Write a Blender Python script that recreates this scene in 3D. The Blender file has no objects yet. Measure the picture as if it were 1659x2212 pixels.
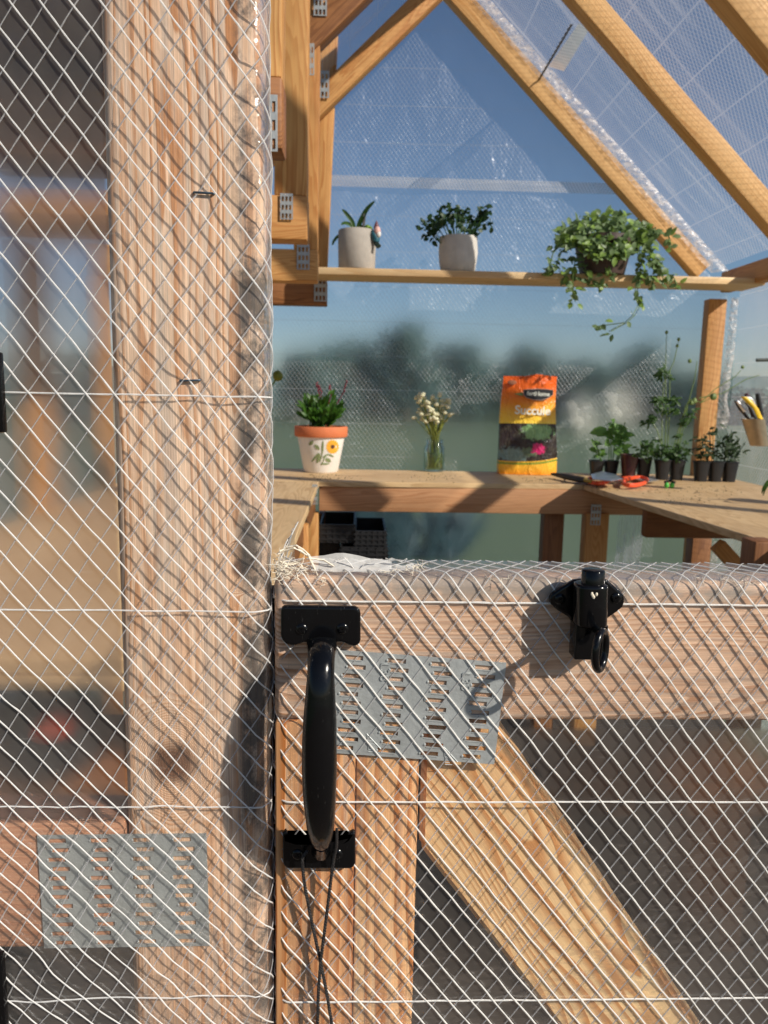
import bpy, bmesh, math, random
from mathutils import Vector, Matrix, noise
random.seed(7)
C = bpy.context.scene.collection
S = bpy.context.scene
R = math.radians

# ------------------------------------------------------------------ camera
CAMZ = 1.22
F = 1659.0                      # focal length in units of picture width 1659 (26 mm equivalent phone lens)
yaw, pitch, roll = R(2.1), R(-8.7), R(1.1)
fwd = Vector((math.sin(yaw)*math.cos(pitch), math.cos(yaw)*math.cos(pitch), math.sin(pitch)))
r0 = Vector((math.cos(yaw), -math.sin(yaw), 0))
u0 = r0.cross(fwd)
rt = r0*math.cos(roll) + u0*math.sin(roll)
up = u0*math.cos(roll) - r0*math.sin(roll)
CAM = Vector((0, 0, CAMZ))
cd = bpy.data.cameras.new('camera'); cam = bpy.data.objects.new('camera', cd); C.objects.link(cam)
cam.matrix_world = Matrix((( rt.x, up.x, -fwd.x, CAM.x), (rt.y, up.y, -fwd.y, CAM.y), (rt.z, up.z, -fwd.z, CAM.z), (0,0,0,1)))
cd.sensor_fit = 'HORIZONTAL'; cd.sensor_width = 36; cd.lens = 36.0
cd.clip_start = 0.02; cd.clip_end = 2000
cd.dof.use_dof = True; cd.dof.focus_distance = 0.49; cd.dof.aperture_fstop = 24
S.camera = cam

# ------------------------------------------------------------------ light
LD = Vector((-1.3, 1.0, -1.05)).normalized()      # direction the sunlight travels
w = bpy.data.worlds.new('World'); S.world = w; w.use_nodes = True
nt = w.node_tree; nt.nodes.clear()
sky = nt.nodes.new('ShaderNodeTexSky'); sky.sky_type = 'NISHITA'; sky.sun_disc = False
sky.sun_elevation = math.asin(-LD.z); sky.sun_rotation = math.atan2(-LD.x, -LD.y)
sky.air_density = 1.0; sky.dust_density = 0.4; sky.ozone_density = 4.5
bg = nt.nodes.new('ShaderNodeBackground'); bg.inputs[1].default_value = 0.070
wo = nt.nodes.new('ShaderNodeOutputWorld')
nt.links.new(sky.outputs[0], bg.inputs[0]); nt.links.new(bg.outputs[0], wo.inputs[0])
sl = bpy.data.lights.new('sun', 'SUN'); sl.energy = 5.0; sl.angle = R(0.8); sl.color = (1.0, 0.93, 0.82)
so = bpy.data.objects.new('sun', sl); C.objects.link(so)
so.rotation_euler = LD.to_track_quat('-Z', 'Y').to_euler()
S.view_settings.view_transform = 'Standard'; S.view_settings.look = 'None'
S.view_settings.exposure = 0.27; S.view_settings.gamma = 1.0
S.cycles.transparent_max_bounces = 24; S.cycles.max_bounces = 12

# ------------------------------------------------------------------ geometry helpers
def ray(x, y):
    return (fwd + rt*((x-829.5)/F) - up*((y-1106)/F))
def P(x, y, Y):
    d = ray(x, y); return CAM + d*(Y/d.y)
def PZ(x, y, z):
    d = ray(x, y); return CAM + d*((z-CAMZ)/d.z)
def PX(x, y, X):
    d = ray(x, y); return CAM + d*(X/d.x)
W = {}
def thing(name, label, cat, loc=(0,0,0), group=None, kind=None):
    o = bpy.data.objects.new(name, None); C.objects.link(o); o.location = loc; o.empty_display_size = 0.02
    W[o.name] = Matrix.Translation(Vector(loc))
    if label: o['label'] = label
    if cat: o['category'] = cat
    if group: o['group'] = group
    if kind: o['kind'] = kind
    return o
def tag(o, label=None, cat=None, group=None, kind=None):
    if label: o['label'] = label
    if cat: o['category'] = cat
    if group: o['group'] = group
    if kind: o['kind'] = kind
    return o
def link(name, me, mat, parent=None, M=None):
    me.materials.clear(); me.materials.append(mat)
    o = bpy.data.objects.new(name, me); C.objects.link(o)
    M = M or Matrix.Identity(4)
    o.matrix_world = M
    if parent:
        o.parent = parent; o.matrix_parent_inverse = W[parent.name].inverted(); o.matrix_basis = M
    W[o.name] = M
    return o
class G:
    """collects vertices and faces of ONE mesh"""
    def __init__(s): s.v = []; s.f = []
    def quadgrid(s, rows, closed=False):
        b = len(s.v); n = len(rows[0])
        for r in rows: s.v += [tuple(p) for p in r]
        for i in range(len(rows)-1):
            for j in range(n if closed else n-1):
                k = (j+1) % n
                s.f.append((b+i*n+j, b+i*n+k, b+(i+1)*n+k, b+(i+1)*n+j))
        return b
    def cap(s, ring):
        b = len(s.v); s.v += [tuple(p) for p in ring]; s.f.append(tuple(range(b, b+len(ring))))
    def tube(s, pts, rad, seg=6, flat=1.0, caps=True, nrm=None):
        pts = [Vector(p) for p in pts]; rows = []
        if not hasattr(rad, '__len__'): rad = [rad]*len(pts)
        pn = None
        for i, p in enumerate(pts):
            t = (pts[min(i+1, len(pts)-1)] - pts[max(i-1, 0)])
            if t.length < 1e-9: t = Vector((0,0,1))
            t.normalize()
            if nrm is not None: n = nrm[i] if isinstance(nrm, list) else nrm
            elif pn is not None: n = pn
            else: n = Vector((0,0,1)) if abs(t.z) < .9 else Vector((0,1,0))
            n = (n - t*n.dot(t))
            if n.length < 1e-6: n = t.orthogonal()
            n.normalize(); pn = n; b = t.cross(n)
            rows.append([p + (b*math.cos(a)+n*(math.sin(a)*flat))*rad[i] for a in [2*math.pi*k/seg for k in range(seg)]])
        s.quadgrid(rows, True)
        if caps: s.cap(rows[0][::-1]); s.cap(rows[-1])
    def loft(s, secs, seg=20, caps=True):
        """secs: (center, axis_x, axis_y, power)"""
        rows = []
        for c, ax, ay, pw in secs:
            r = []
            for k in range(seg):
                a = 2*math.pi*k/seg; cx, cy = math.cos(a), math.sin(a)
                r.append(Vector(c) + ax*(math.copysign(abs(cx)**(2/pw), cx)) + ay*(math.copysign(abs(cy)**(2/pw), cy)))
            rows.append(r)
        s.quadgrid(rows, True)
        if caps: s.cap(rows[0][::-1]); s.cap(rows[-1])
    def lathe(s, c, prof, seg=24, ax=Vector((0,0,1))):
        c = Vector(c); a1 = ax.orthogonal().normalized(); a2 = ax.cross(a1)
        rows = [[c + ax*z + (a1*math.cos(t)+a2*math.sin(t))*r for t in [2*math.pi*k/seg for k in range(seg)]] for r, z in prof]
        s.quadgrid(rows, True)
    def box(s, c, dx, dy, dz):
        c = Vector(c); b = len(s.v)
        for i in (-1,1):
            for j in (-1,1):
                for k in (-1,1): s.v.append(tuple(c + Vector(dx)*i*.5 + Vector(dy)*j*.5 + Vector(dz)*k*.5))
        for q in ((0,1,3,2),(4,6,7,5),(0,4,5,1),(2,3,7,6),(0,2,6,4),(1,5,7,3)): s.f.append(tuple(b+t for t in q))
    def prism(s, poly, ext):
        """poly: list of 3D points; ext vector"""
        n = len(poly); b = len(s.v); s.v += [tuple(Vector(p)) for p in poly] + [tuple(Vector(p)+Vector(ext)) for p in poly]
        s.f.append(tuple(b+i for i in range(n))[::-1]); s.f.append(tuple(b+n+i for i in range(n)))
        for i in range(n): s.f.append((b+i, b+(i+1)%n, b+n+(i+1)%n, b+n+i))
    def blade(s, p, d, n, L, wd, bend=0.3, seg=4, tipw=0.05):
        """a leaf: p root, d direction, n face normal"""
        d = Vector(d).normalized(); n = Vector(n); n = (n - d*n.dot(d)); n = n.normalized() if n.length > 1e-6 else d.orthogonal().normalized()
        sd = d.cross(n); rows = []
        for i in range(seg+1):
            t = i/seg; ww = wd*.5*(math.sin(math.pi*min(1, .08+t*.92))**.8 + tipw*.5)
            c = Vector(p) + d*(L*t) - n*(bend*L*t*t)
            rows.append([c - sd*ww + n*ww*.25, c, c + sd*ww + n*ww*.25])
        s.quadgrid(rows)
    def blob(s, c, r, seg=8, sq=(1,1,1), nz=0):
        rows = []
        for i in range(seg+1):
            th = math.pi*i/seg; row = []
            for k in range(seg*2):
                a = math.pi*k/seg
                v = Vector((math.sin(th)*math.cos(a), math.sin(th)*math.sin(a), math.cos(th)))
                q = 1 + nz*noise.noise(v*2.3+Vector(c)*3)
                row.append(Vector(c) + Vector((v.x*sq[0], v.y*sq[1], v.z*sq[2]))*r*q)
            rows.append(row)
        s.quadgrid(rows, True)
    def mesh(s, name, mat, parent=None, smooth=True, bevel=0, bseg=2, auto=True, subd=0):
        v = [Vector(p) for p in s.v]
        if auto:
            o = Vector(((min(p.x for p in v)+max(p.x for p in v))/2, (min(p.y for p in v)+max(p.y for p in v))/2, min(p.z for p in v)))
        else: o = Vector((0,0,0))
        me = bpy.data.meshes.new(name); me.from_pydata([tuple(p-o) for p in v], [], s.f)
        if bevel or smooth == 'weld':
            bm = bmesh.new(); bm.from_mesh(me); bmesh.ops.remove_doubles(bm, verts=bm.verts, dist=1e-6)
            bmesh.ops.recalc_face_normals(bm, faces=bm.faces)
            if bevel: bmesh.ops.bevel(bm, geom=[e for e in bm.edges if len(e.link_faces)==2 and e.calc_face_angle(0) > .5], offset=bevel, segments=bseg, affect='EDGES', profile=.6)
            bm.to_mesh(me); bm.free()
        if smooth: 
            for p in me.polygons: p.use_smooth = True
            me.set_sharp_from_angle(angle=R(40))
        me.update()
        return link(name, me, mat, parent, Matrix.Translation(o))
def board(name, a, b, wd, th, mat, parent=None, wdir=(0,0,1), bev=0.003, center=True, seg=2):
    """a board from a to b; local x along, y across (wdir), z through its thickness"""
    a = Vector(a); b = Vector(b); x = (b-a); L = x.length; x.normalize()
    y = Vector(wdir); y = (y - x*y.dot(x)).normalized(); z = x.cross(y)
    g = G(); g.box((0,0,0), (L,0,0), (0,wd,0), (0,0,th))
    c = (a+b)/2
    M = Matrix(((x.x,y.x,z.x,c.x),(x.y,y.y,z.y,c.y),(x.z,y.z,z.z,c.z),(0,0,0,1)))
    me = bpy.data.meshes.new(name); me.from_pydata(g.v, [], g.f)
    bm = bmesh.new(); bm.from_mesh(me); bmesh.ops.recalc_face_normals(bm, faces=bm.faces)
    if bev: bmesh.ops.bevel(bm, geom=bm.edges[:], offset=bev, segments=seg, affect='EDGES', profile=.5)
    bm.to_mesh(me); bm.free()
    for p in me.polygons: p.use_smooth = True
    me.set_sharp_from_angle(angle=R(35))
    return link(name, me, mat, parent, M)

# ------------------------------------------------------------------ node helpers
class N:
    def __init__(s, name):
        s.m = bpy.data.materials.new(name); s.m.use_nodes = True; s.t = s.m.node_tree; s.t.nodes.clear()
        s.out = s.t.nodes.new('ShaderNodeOutputMaterial')
    def put(s, sock, v):
        if isinstance(v, bpy.types.NodeSocket): s.t.links.new(v, sock)
        elif v is not None:
            if hasattr(sock.default_value, '__len__') and not hasattr(v, '__len__'): v = (v,)*len(sock.default_value)
            if hasattr(v, '__len__') and len(v) == 3 and len(sock.default_value) == 4: v = tuple(v)+(1,)
            sock.default_value = v
    def node(s, t, ins={}, **kw):
        n = s.t.nodes.new('ShaderNode'+t)
        for k, v in kw.items(): setattr(n, k, v)
        for k, v in ins.items(): s.put(n.inputs[k], v)
        return n
    def coord(s, k='Object'): return s.node('TexCoord').outputs[k]
    def math(s, op, a, b=0.0, c=0.0, clamp=False): return s.node('Math', {0:a,1:b,2:c}, operation=op, use_clamp=clamp).outputs[0]
    def vmul(s, v, k): return s.node('VectorMath', {0:v,1:k}, operation='MULTIPLY').outputs[0]
    def vadd(s, v, k): return s.node('VectorMath', {0:v,1:k}, operation='ADD').outputs[0]
    def noise(s, v, scale=1, detail=3, rough=.55, dist=0): return s.node('TexNoise', {'Vector':v,'Scale':scale,'Detail':detail,'Roughness':rough,'Distortion':dist}).outputs[0]
    def mix(s, f, a, b, bt='MIX'):
        n = s.node('Mix', data_type='RGBA', blend_type=bt); s.put(n.inputs[0], f); s.put(n.inputs[6], a); s.put(n.inputs[7], b); return n.outputs[2]
    def smooth(s, v, a, b, lo=0.0, hi=1.0): return s.node('MapRange', {0:v,1:a,2:b,3:lo,4:hi}, interpolation_type='SMOOTHSTEP').outputs[0]
    def xyz(s, v): n = s.node('SeparateXYZ', {0:v}); return n.outputs[0], n.outputs[1], n.outputs[2]
    def comb(s, x, y, z): return s.node('CombineXYZ', {0:x,1:y,2:z}).outputs[0]
    def rnd(s): return s.node('ObjectInfo').outputs['Random']
    def bump(s, h, strength=.3, dist=.001): return s.node('Bump', {'Height':h,'Strength':strength,'Distance':dist}).outputs[0]
    def pbr(s, col, rough=.6, metal=0, bump=None, spec=.5, **k):
        ins = {'Base Color':col,'Roughness':rough,'Metallic':metal,'Specular IOR Level':spec}
        ins.update(k)
        n = s.node('BsdfPrincipled', ins)
        if bump is not None: s.put(n.inputs['Normal'], bump)
        return n.outputs[0]
    def mixs(s, f, a, b):
        n = s.node('MixShader'); s.put(n.inputs[0], f); s.t.links.new(a, n.inputs[1]); s.t.links.new(b, n.inputs[2]); return n.outputs[0]
    def done(s, sh): s.t.links.new(sh, s.out.inputs[0]); return s.m
def plain(name, col, rough=.6, metal=0, var=.25, scale=40, bumpk=.15, **k):
    n = N(name); v = n.coord(); f = n.noise(v, scale, 4)
    c2 = tuple(x*(1-var) for x in col); c3 = tuple(min(1, x*(1+var)) for x in col)
    return n.done(n.pbr(n.mix(f, c2, c3), rough, metal, n.bump(f, bumpk, .002), **k))
def wood(name, early, late, grey=None, greyk=.0, ring=170, rough=.7, knots=(), stain=None, fib=.35, warp=.035, wet=None, sheen=.4, irr=3.0):
    """boards: x along the grain, y across, z through"""
    n = N(name); co = n.coord(); x, y, z = n.xyz(co); rn = n.rnd()
    off = n.vmul(n.comb(rn, rn, rn), (17.3, 5.1, 9.7)); p = n.vadd(co, off)
    wa = n.noise(n.vmul(p, (1.6, 9, 9)), 1, 2, .5)
    wb = n.noise(n.vmul(p, (9, 45, 45)), 1, 2, .5)
    rr = n.math('ADD', n.math('MULTIPLY_ADD', y, ring, n.math('MULTIPLY', z, ring*.6)), n.math('MULTIPLY', wa, ring*warp*2.6))
    rr = n.math('ADD', rr, n.math('MULTIPLY', wb, .9))
    rr = n.math('ADD', rr, n.math('MULTIPLY', n.noise(n.vmul(p, (.7, 55, 55)), 1, 1, .5), irr))
    rr = n.math('ADD', rr, n.math('MULTIPLY', rn, 13.0))
    kd = None
    for (kx, ky, kr) in knots:
        dx = n.math('MULTIPLY', n.math('SUBTRACT', x, kx), .8); dy = n.math('SUBTRACT', y, ky)
        d = n.math('SQRT', n.math('ADD', n.math('MULTIPLY', dx, dx), n.math('MULTIPLY', dy, dy)))
        e = n.smooth(d, kr*3.2, 0, 0, 1)
        dd = n.math('ADD', n.math('MULTIPLY', d, ring*1.5), n.math('MULTIPLY', wb, 2.0))
        rr = n.math('ADD', n.math('MULTIPLY', rr, n.math('SUBTRACT', 1, e)), n.math('MULTIPLY', dd, e))
        dn = n.math('ADD', d, n.math('MULTIPLY', n.math('SUBTRACT', wb, .5), kr*1.2))
        k = n.smooth(dn, kr*1.25, kr*.55, 0, 1); kd = k if kd is None else n.math('MAXIMUM', kd, k)
    fr = n.math('FRACT', rr)
    late_k = n.math('MULTIPLY', n.smooth(fr, .25, .85, 0, 1), n.smooth(fr, 1.0, .93, 0, 1))
    patch = n.noise(n.vmul(p, (2.5, 14, 14)), 1, 3)
    late_k = n.math('MULTIPLY', late_k, n.smooth(patch, .3, .62, .35, 1))
    fb = n.noise(n.vmul(p, (14, 900, 900)), 1, 3, .6)
    fb2 = n.noise(n.vmul(p, (5, 180, 180)), 1, 3, .6)
    col = n.mix(late_k, early, late)
    tone = n.noise(n.vmul(p, (1.2, 5, 5)), 1, 2)
    col = n.mix(n.smooth(tone, .35, .7), col, n.mix(.5, col, late))
    fk2 = n.math('MULTIPLY_ADD', n.math('SUBTRACT', fb2, .5), fib*.7, 1.0); col = n.mix(1.0, col, n.comb(fk2, fk2, fk2), 'MULTIPLY')
    if grey:
        g = n.smooth(fb2, .62-greyk*.35, .72-greyk*.2, 0, min(1, greyk*1.4))
        col = n.mix(g, col, grey)
    fk = n.math('MULTIPLY_ADD', n.math('SUBTRACT', fb, .5), fib*2, 1.0)
    col = n.mix(1.0, col, n.comb(fk, fk, fk), 'MULTIPLY')
    if kd is not None:
        kc = n.mix(n.noise(n.vmul(p, (90,90,90)), 1, 3), (.022,.009,.005), (.17,.055,.018))
        col = n.mix(n.math('MULTIPLY', kd, .9), col, kc)
    if stain:   # dark mildew along one edge: (y0, y1, colour)
        blot = n.noise(n.vmul(p, (22, 30, 30)), 1, 6, .72)
        edge = n.smooth(y, stain[0], stain[1], 0, 1)
        sk = n.math('MULTIPLY', edge, n.smooth(blot, .40, .58, .12, .9))
        col = n.mix(sk, col, stain[2])
    h = n.math('ADD', n.math('MULTIPLY', fb, .6), n.math('MULTIPLY', late_k, .5))
    return n.done(n.pbr(col, rough, 0, n.bump(h, .55, .0006), sheen))

# ------------------------------------------------------------------ materials
M_jamb = wood('weathered_jamb_wood', (.76,.53,.37), (.47,.20,.07), (.40,.34,.29), .42, 120, .75, knots=((.108,.0150,.0135),(-.024,-.0300,.0048)), stain=(-.024,-.034,(.030,.027,.026)), fib=.7, warp=.07, irr=6.5)
M_rail = wood('weathered_rail_wood', (.66,.43,.29), (.40,.19,.09), (.38,.31,.26), .35, 150, .75, stain=(.026,.043,(.30,.25,.21)), fib=.45, warp=.07)
M_rail2 = wood('pinkish_rail_wood', (.46,.25,.15), (.30,.12,.06), None, 0, 230, .75, fib=.35)
M_stile = wood('stile_wood', (.70,.40,.19), (.38,.13,.03), (.44,.36,.27), .3, 110, .7, fib=.4)
M_brace = wood('brace_wood', (.82,.57,.30), (.50,.22,.07), (.25,.13,.07), .12, 26, .7, knots=((-.17,.020,.0075),), fib=.22, warp=.6, irr=1.5)
M_int = wood('interior_frame_wood', (.62,.33,.11), (.44,.18,.045), None, 0, 80, .6, fib=.2, warp=.08)
M_rafter = wood('rafter_wood', (.70,.42,.17), (.52,.26,.08), None, 0, 110, .6, fib=.2)
M_dark = wood('dark_interior_wood', (.30,.125,.04), (.18,.065,.018), None, 0, 70, .55, fib=.2, warp=.08)  # deeper tone of the interior wood, same on every face
M_apron = wood('apron_wood', (.62,.34,.17), (.42,.19,.08), None, 0, 120, .65, fib=.3)
M_ply = wood('plywood', (.66,.46,.24), (.50,.32,.15), None, 0, 26, .6, fib=.15, warp=.2)
M_shelf = wood('shelf_wood', (.74,.54,.30), (.60,.38,.18), None, 0, 60, .6, fib=.15)
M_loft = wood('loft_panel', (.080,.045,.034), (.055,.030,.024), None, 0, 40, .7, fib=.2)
M_black = plain('black_enamel', (.003,.003,.0035), .12, 0, .3, 300, .02, spec=.36)
def enamel():
    n = N('black_enamel'); v = n.coord(); f = n.noise(v, 90, 5, .7); sc = n.noise(n.vmul(v, (900, 300, 120)), 1, 3)
    c = n.mix(n.smooth(sc, .66, .74, 0, .6), (.003,.003,.0035), (.05,.048,.045))
    return n.done(n.pbr(c, n.smooth(f, .35, .7, .08, .26), 0, n.bump(f, .03, .001), .30))
M_black = enamel()
M_blackp = plain('black_plastic', (.012,.012,.013), .45, 0, .3, 60)
M_cord = plain('black_cord', (.010,.008,.008), .6, 0, .3, 900, .5)
M_gapshade = plain('dark_gap_shadow_wood', (.035,.022,.014), .8)  # near-black colour stands in for the shade inside narrow gaps
def metal(name, a, b):
    n = N(name); v = n.coord(); f = n.noise(n.vmul(v, (1,1,1)), 60, 5, .7); f2 = n.noise(v, 420, 3)
    return n.done(n.pbr(n.mix(f, a, b), n.math('MULTIPLY_ADD', f, .25, .38), .55, n.bump(n.math('ADD', f, f2), .35, .0006)))
M_galv = metal('galvanised_steel', (.30,.315,.31), (.56,.58,.57))
M_staple = plain('staple_steel', (.10,.14,.18), .35, .8)

def strand_mat(name, col=(.84,.82,.78), trn=.22):
    n = N(name); v = n.coord(); f = n.noise(v, 260, 4, .7)
    c = n.mix(f, tuple(x*.86 for x in col), tuple(min(1,x*1.08) for x in col))
    b = n.bump(f, .8, .0008)
    d = n.pbr(c, .42, 0, b, .4)
    tr = n.node('BsdfTransparent').outputs[0]
    tl = n.node('BsdfTranslucent', {'Color':(.8,.78,.75)}).outputs[0]
    return n.done(n.mixs(trn, n.mixs(.12, d, tl), tr))
M_strand = strand_mat('white_scrim_strand', trn=.24)
M_strandB = strand_mat('shaded_scrim_strand', (.50,.49,.49), .56)  # weaker sunlight on the second diagonal family put into its colour
M_strand2 = strand_mat('translucent_scrim_strand', (.84,.83,.81), .42)
M_fray = plain('frayed_fibre', (.74,.66,.53), .85, 0, .25, 500, .2)

def near_film(name, haze=.03, gloss=.6, mask=None, rc=(.88,.82,.76), veil=.0, ior=1.045):
    n = N(name); v = n.coord()
    w1 = n.noise(n.vmul(v, (14, 14, 26)), 1, 4, .6); w2 = n.noise(n.vmul(v, (160,160,160)), 1, 3, .6)
    h = n.math('ADD', w1, n.math('MULTIPLY', w2, .06)); b = n.bump(h, .6, .006)
    tr = n.node('BsdfTransparent', {'Color':(.97,.97,.96)}).outputs[0]
    df = n.node('BsdfDiffuse', {'Color':(.84,.78,.72)}).outputs[0]
    hz = n.smooth(n.noise(n.vmul(v, (9,9,5)), 1, 4, .6), .3, .7, haze*.6, haze*1.4)
    # fine scuffs in the plastic
    sc = n.noise(n.vmul(v, (26, 40, 700)), 1, 2, .5)
    hz = n.math('ADD', hz, n.smooth(sc, .70, .74, 0, .07))
    rf = n.node('BsdfRefraction', {'Color':(.95,.95,.94),'Roughness':.62,'IOR':1.04}).outputs[0]; X_, Y_, Z_ = n.xyz(v); mk = mask(n, X_, Z_) if mask else None
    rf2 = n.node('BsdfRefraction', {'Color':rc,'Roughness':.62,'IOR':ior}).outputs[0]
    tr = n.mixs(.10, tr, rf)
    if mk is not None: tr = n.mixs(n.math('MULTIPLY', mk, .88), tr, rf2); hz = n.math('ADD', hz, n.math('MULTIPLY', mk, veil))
    gl = n.node('BsdfGlossy', {'Color':(1,1,1),'Roughness':.20}); n.put(gl.inputs['Normal'], b)
    fr = n.node('Fresnel', {'IOR':1.45}); n.put(fr.inputs['Normal'], b)
    return n.done(n.mixs(n.math('MINIMUM', n.math('MULTIPLY', fr.outputs[0], gloss), .3), n.mixs(hz, tr, df), gl.outputs[0]))

def far_film(name, blur=True, haze=.20, dk=1.0, p=.0165, q=.022, lw=.10, sk=.34, rough=.33, cr=22, gcap=.5, streak=0, det=2):
    """sheets: local x across, y up the sheet; woven scrim inside the plastic"""
    n = N(name); v = n.coord(); x, y, z = n.xyz(v)
    bs = .9 if blur else .3
    a = n.math('MULTIPLY', x, 1/p); bb = n.math('MULTIPLY', y, 1/q)
    wv = n.math('MULTIPLY', n.noise(n.vmul(v, (2,2,2)), 1, 2), 1.2)
    def line(e, wd):
        fr = n.math('FRACT', e); d = n.math('ABSOLUTE', n.math('SUBTRACT', fr, .5)); return n.math('LESS_THAN', d, wd)
    l1 = line(n.math('ADD', n.math('ADD', a, bb), wv), lw); l2 = line(n.math('ADD', n.math('SUBTRACT', a, bb), wv), lw*.8)
    l3 = line(n.math('MULTIPLY', y, 1/.128), lw*.12)
    st = n.math('MAXIMUM', n.math('MAXIMUM', n.math('MULTIPLY', l1, 1.0), n.math('MULTIPLY', l2, .75)), l3)
    w1 = n.noise(n.vmul(v, (9, 5, 9)), 1, det, .5, .4); w2 = n.noise(n.vmul(v, (cr, cr*1.6, cr)), 1, det, .5, .3)
    h = n.math('ADD', n.math('MULTIPLY', w1, .8), n.math('ADD', n.math('MULTIPLY', w2, .26), n.math('MULTIPLY', l1, .006)))
    bp = n.bump(h, bs, .03)
    if blur:
        rf = n.node('BsdfRefraction', {'Color':(.93*dk,.95*dk,.97*dk),'Roughness':.62,'IOR':1.045}).outputs[0]
        tr0 = n.node('BsdfTransparent', {'Color':(.93*dk,.95*dk,.97*dk)}).outputs[0]
        tr = n.mixs(.12, rf, tr0)
    else:
        tr = n.node('BsdfTransparent', {'Color':(.96,.96,.97)}).outputs[0]
    df = n.node('BsdfDiffuse', {'Color':(.80,.80,.82)}).outputs[0]; tl = n.node('BsdfTranslucent', {'Color':(.80,.80,.84)}).outputs[0]
    white = n.mixs(.5, df, tl)
    hz = n.smooth(w1, .3, .7, haze*.55, haze*1.35)
    if streak:
        sn = n.noise(n.vmul(v, (26, 1.4, 1)), 1, 3, .6, .5); hz = n.math('ADD', hz, n.smooth(sn, .5, .78, 0, streak))
    hz = n.math('MAXIMUM', hz, n.math('MULTIPLY', st, sk))
    gl = n.node('BsdfGlossy', {'Color':(1,1,1),'Roughness':rough}); n.put(gl.inputs['Normal'], bp)
    fr = n.node('Fresnel', {'IOR':1.45}); n.put(fr.inputs['Normal'], bp)
    return n.done(n.mixs(n.math('MINIMUM', fr.outputs[0], gcap), n.mixs(hz, tr, white), gl.outputs[0]))
M_back = far_film('hazy_back_film', True, .026, 1.0, sk=.32, gcap=.24, rough=.30, det=3)
M_roof = far_film('hazy_roof_film', False, .07, sk=.30, gcap=.02, cr=4, rough=.5, streak=.34, lw=.13)
M_sidef = far_film('hazy_side_film', False, .16, sk=.40, gcap=.05, cr=6, streak=.10)
M_seam = far_film('film_seam_tape', False, .30, sk=.6, p=.012, q=.02, lw=.2)
def crinkle():
    n = N('crumpled_film'); v = n.coord(); f = n.noise(n.vmul(v, (34,34,60)), 1, 3, .6); b = n.bump(f, .7, .012)
    d = n.pbr((.82,.76,.72), .22, 0, b, .8); tr = n.node('BsdfTransparent').outputs[0]
    tl = n.node('BsdfTranslucent', {'Color':(.9,.85,.8)}).outputs[0]
    return n.done(n.mixs(n.smooth(f, .38, .62, .38, .85), n.mixs(.3, d, tl), tr))
M_crink = crinkle()

def leafm(name, c, var=.35):
    n = N(name); v = n.coord(); f = n.noise(v, 35, 3)
    col = n.mix(f, tuple(x*(1-var) for x in c), tuple(x*(1+var) for x in c))
    d = n.pbr(col, .45, 0, None, .4); tl = n.node('BsdfTranslucent', {'Color':tuple(min(1,x*1.8) for x in c)}).outputs[0]
    return n.done(n.mixs(.28, d, tl))
L_dark = leafm('dark_green_leaf', (.022,.055,.014)); L_mid = leafm('mid_green_leaf', (.06,.13,.022)); L_lime = leafm('lime_leaf', (.20,.34,.03))
L_var = leafm('grey_green_leaf', (.135,.205,.08)); L_pale = leafm('pale_leaf', (.20,.31,.06)); L_stem = leafm('green_stem', (.16,.24,.07))
L_tree = leafm('tree_leaf', (.085,.155,.135)); L_red = leafm('dark_red_flower', (.22,.02,.04)); L_cream = leafm('cream_flower', (.85,.82,.55), .1)
L_blue = leafm('bluish_leaf', (.03,.07,.08))
M_soil = plain('potting_soil', (.03,.02,.014), .95, 0, .5, 200, .6)
M_bark = plain('bark', (.10,.07,.05), .9, 0, .4, 30, .5)

# ------------------------------------------------------------------ setting
g = G(); g.quadgrid([[(-300,-60,0),(300,-60,0)],[(-300,600,0),(300,600,0)]])
n = N('lawn'); v = n.coord(); f1 = n.noise(v, .35, 5, .6); f2 = n.noise(v, 12, 5, .7)
M_lawn = n.done(n.pbr(n.mix(f2, n.mix(f1, (.050,.085,.042), (.075,.11,.06)), n.mix(f1, (.08,.13,.06), (.12,.15,.085))), .9, 0, n.bump(f2, .6, .03)))
tag(g.mesh('ground', M_lawn, auto=False, smooth=False), kind='structure')
g = G(); g.quadgrid([[(-3,-9,.004),(5,-9,.004)],[(-3,.46,.004),(5,.46,.004)]])
tag(g.mesh('unseen_reflected_ground', plain('brown_reflected_ground', (.11,.085,.065), .95, 0, .5, 40, .6), auto=False, smooth=False), kind='structure')  # unseen ground added so the film mirrors brown instead of lawn green
g = G(); g.quadgrid([[(-.76,.5,.004),(1.42,.5,.004)],[(-.76,2.98,.004),(1.42,2.98,.004)]])
M_floor = plain('dark_gravel_floor', (.035,.027,.021), .95, 0, .6, 70, .8)
tag(g.mesh('greenhouse_floor', M_floor, auto=False, smooth=False), kind='structure')

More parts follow.
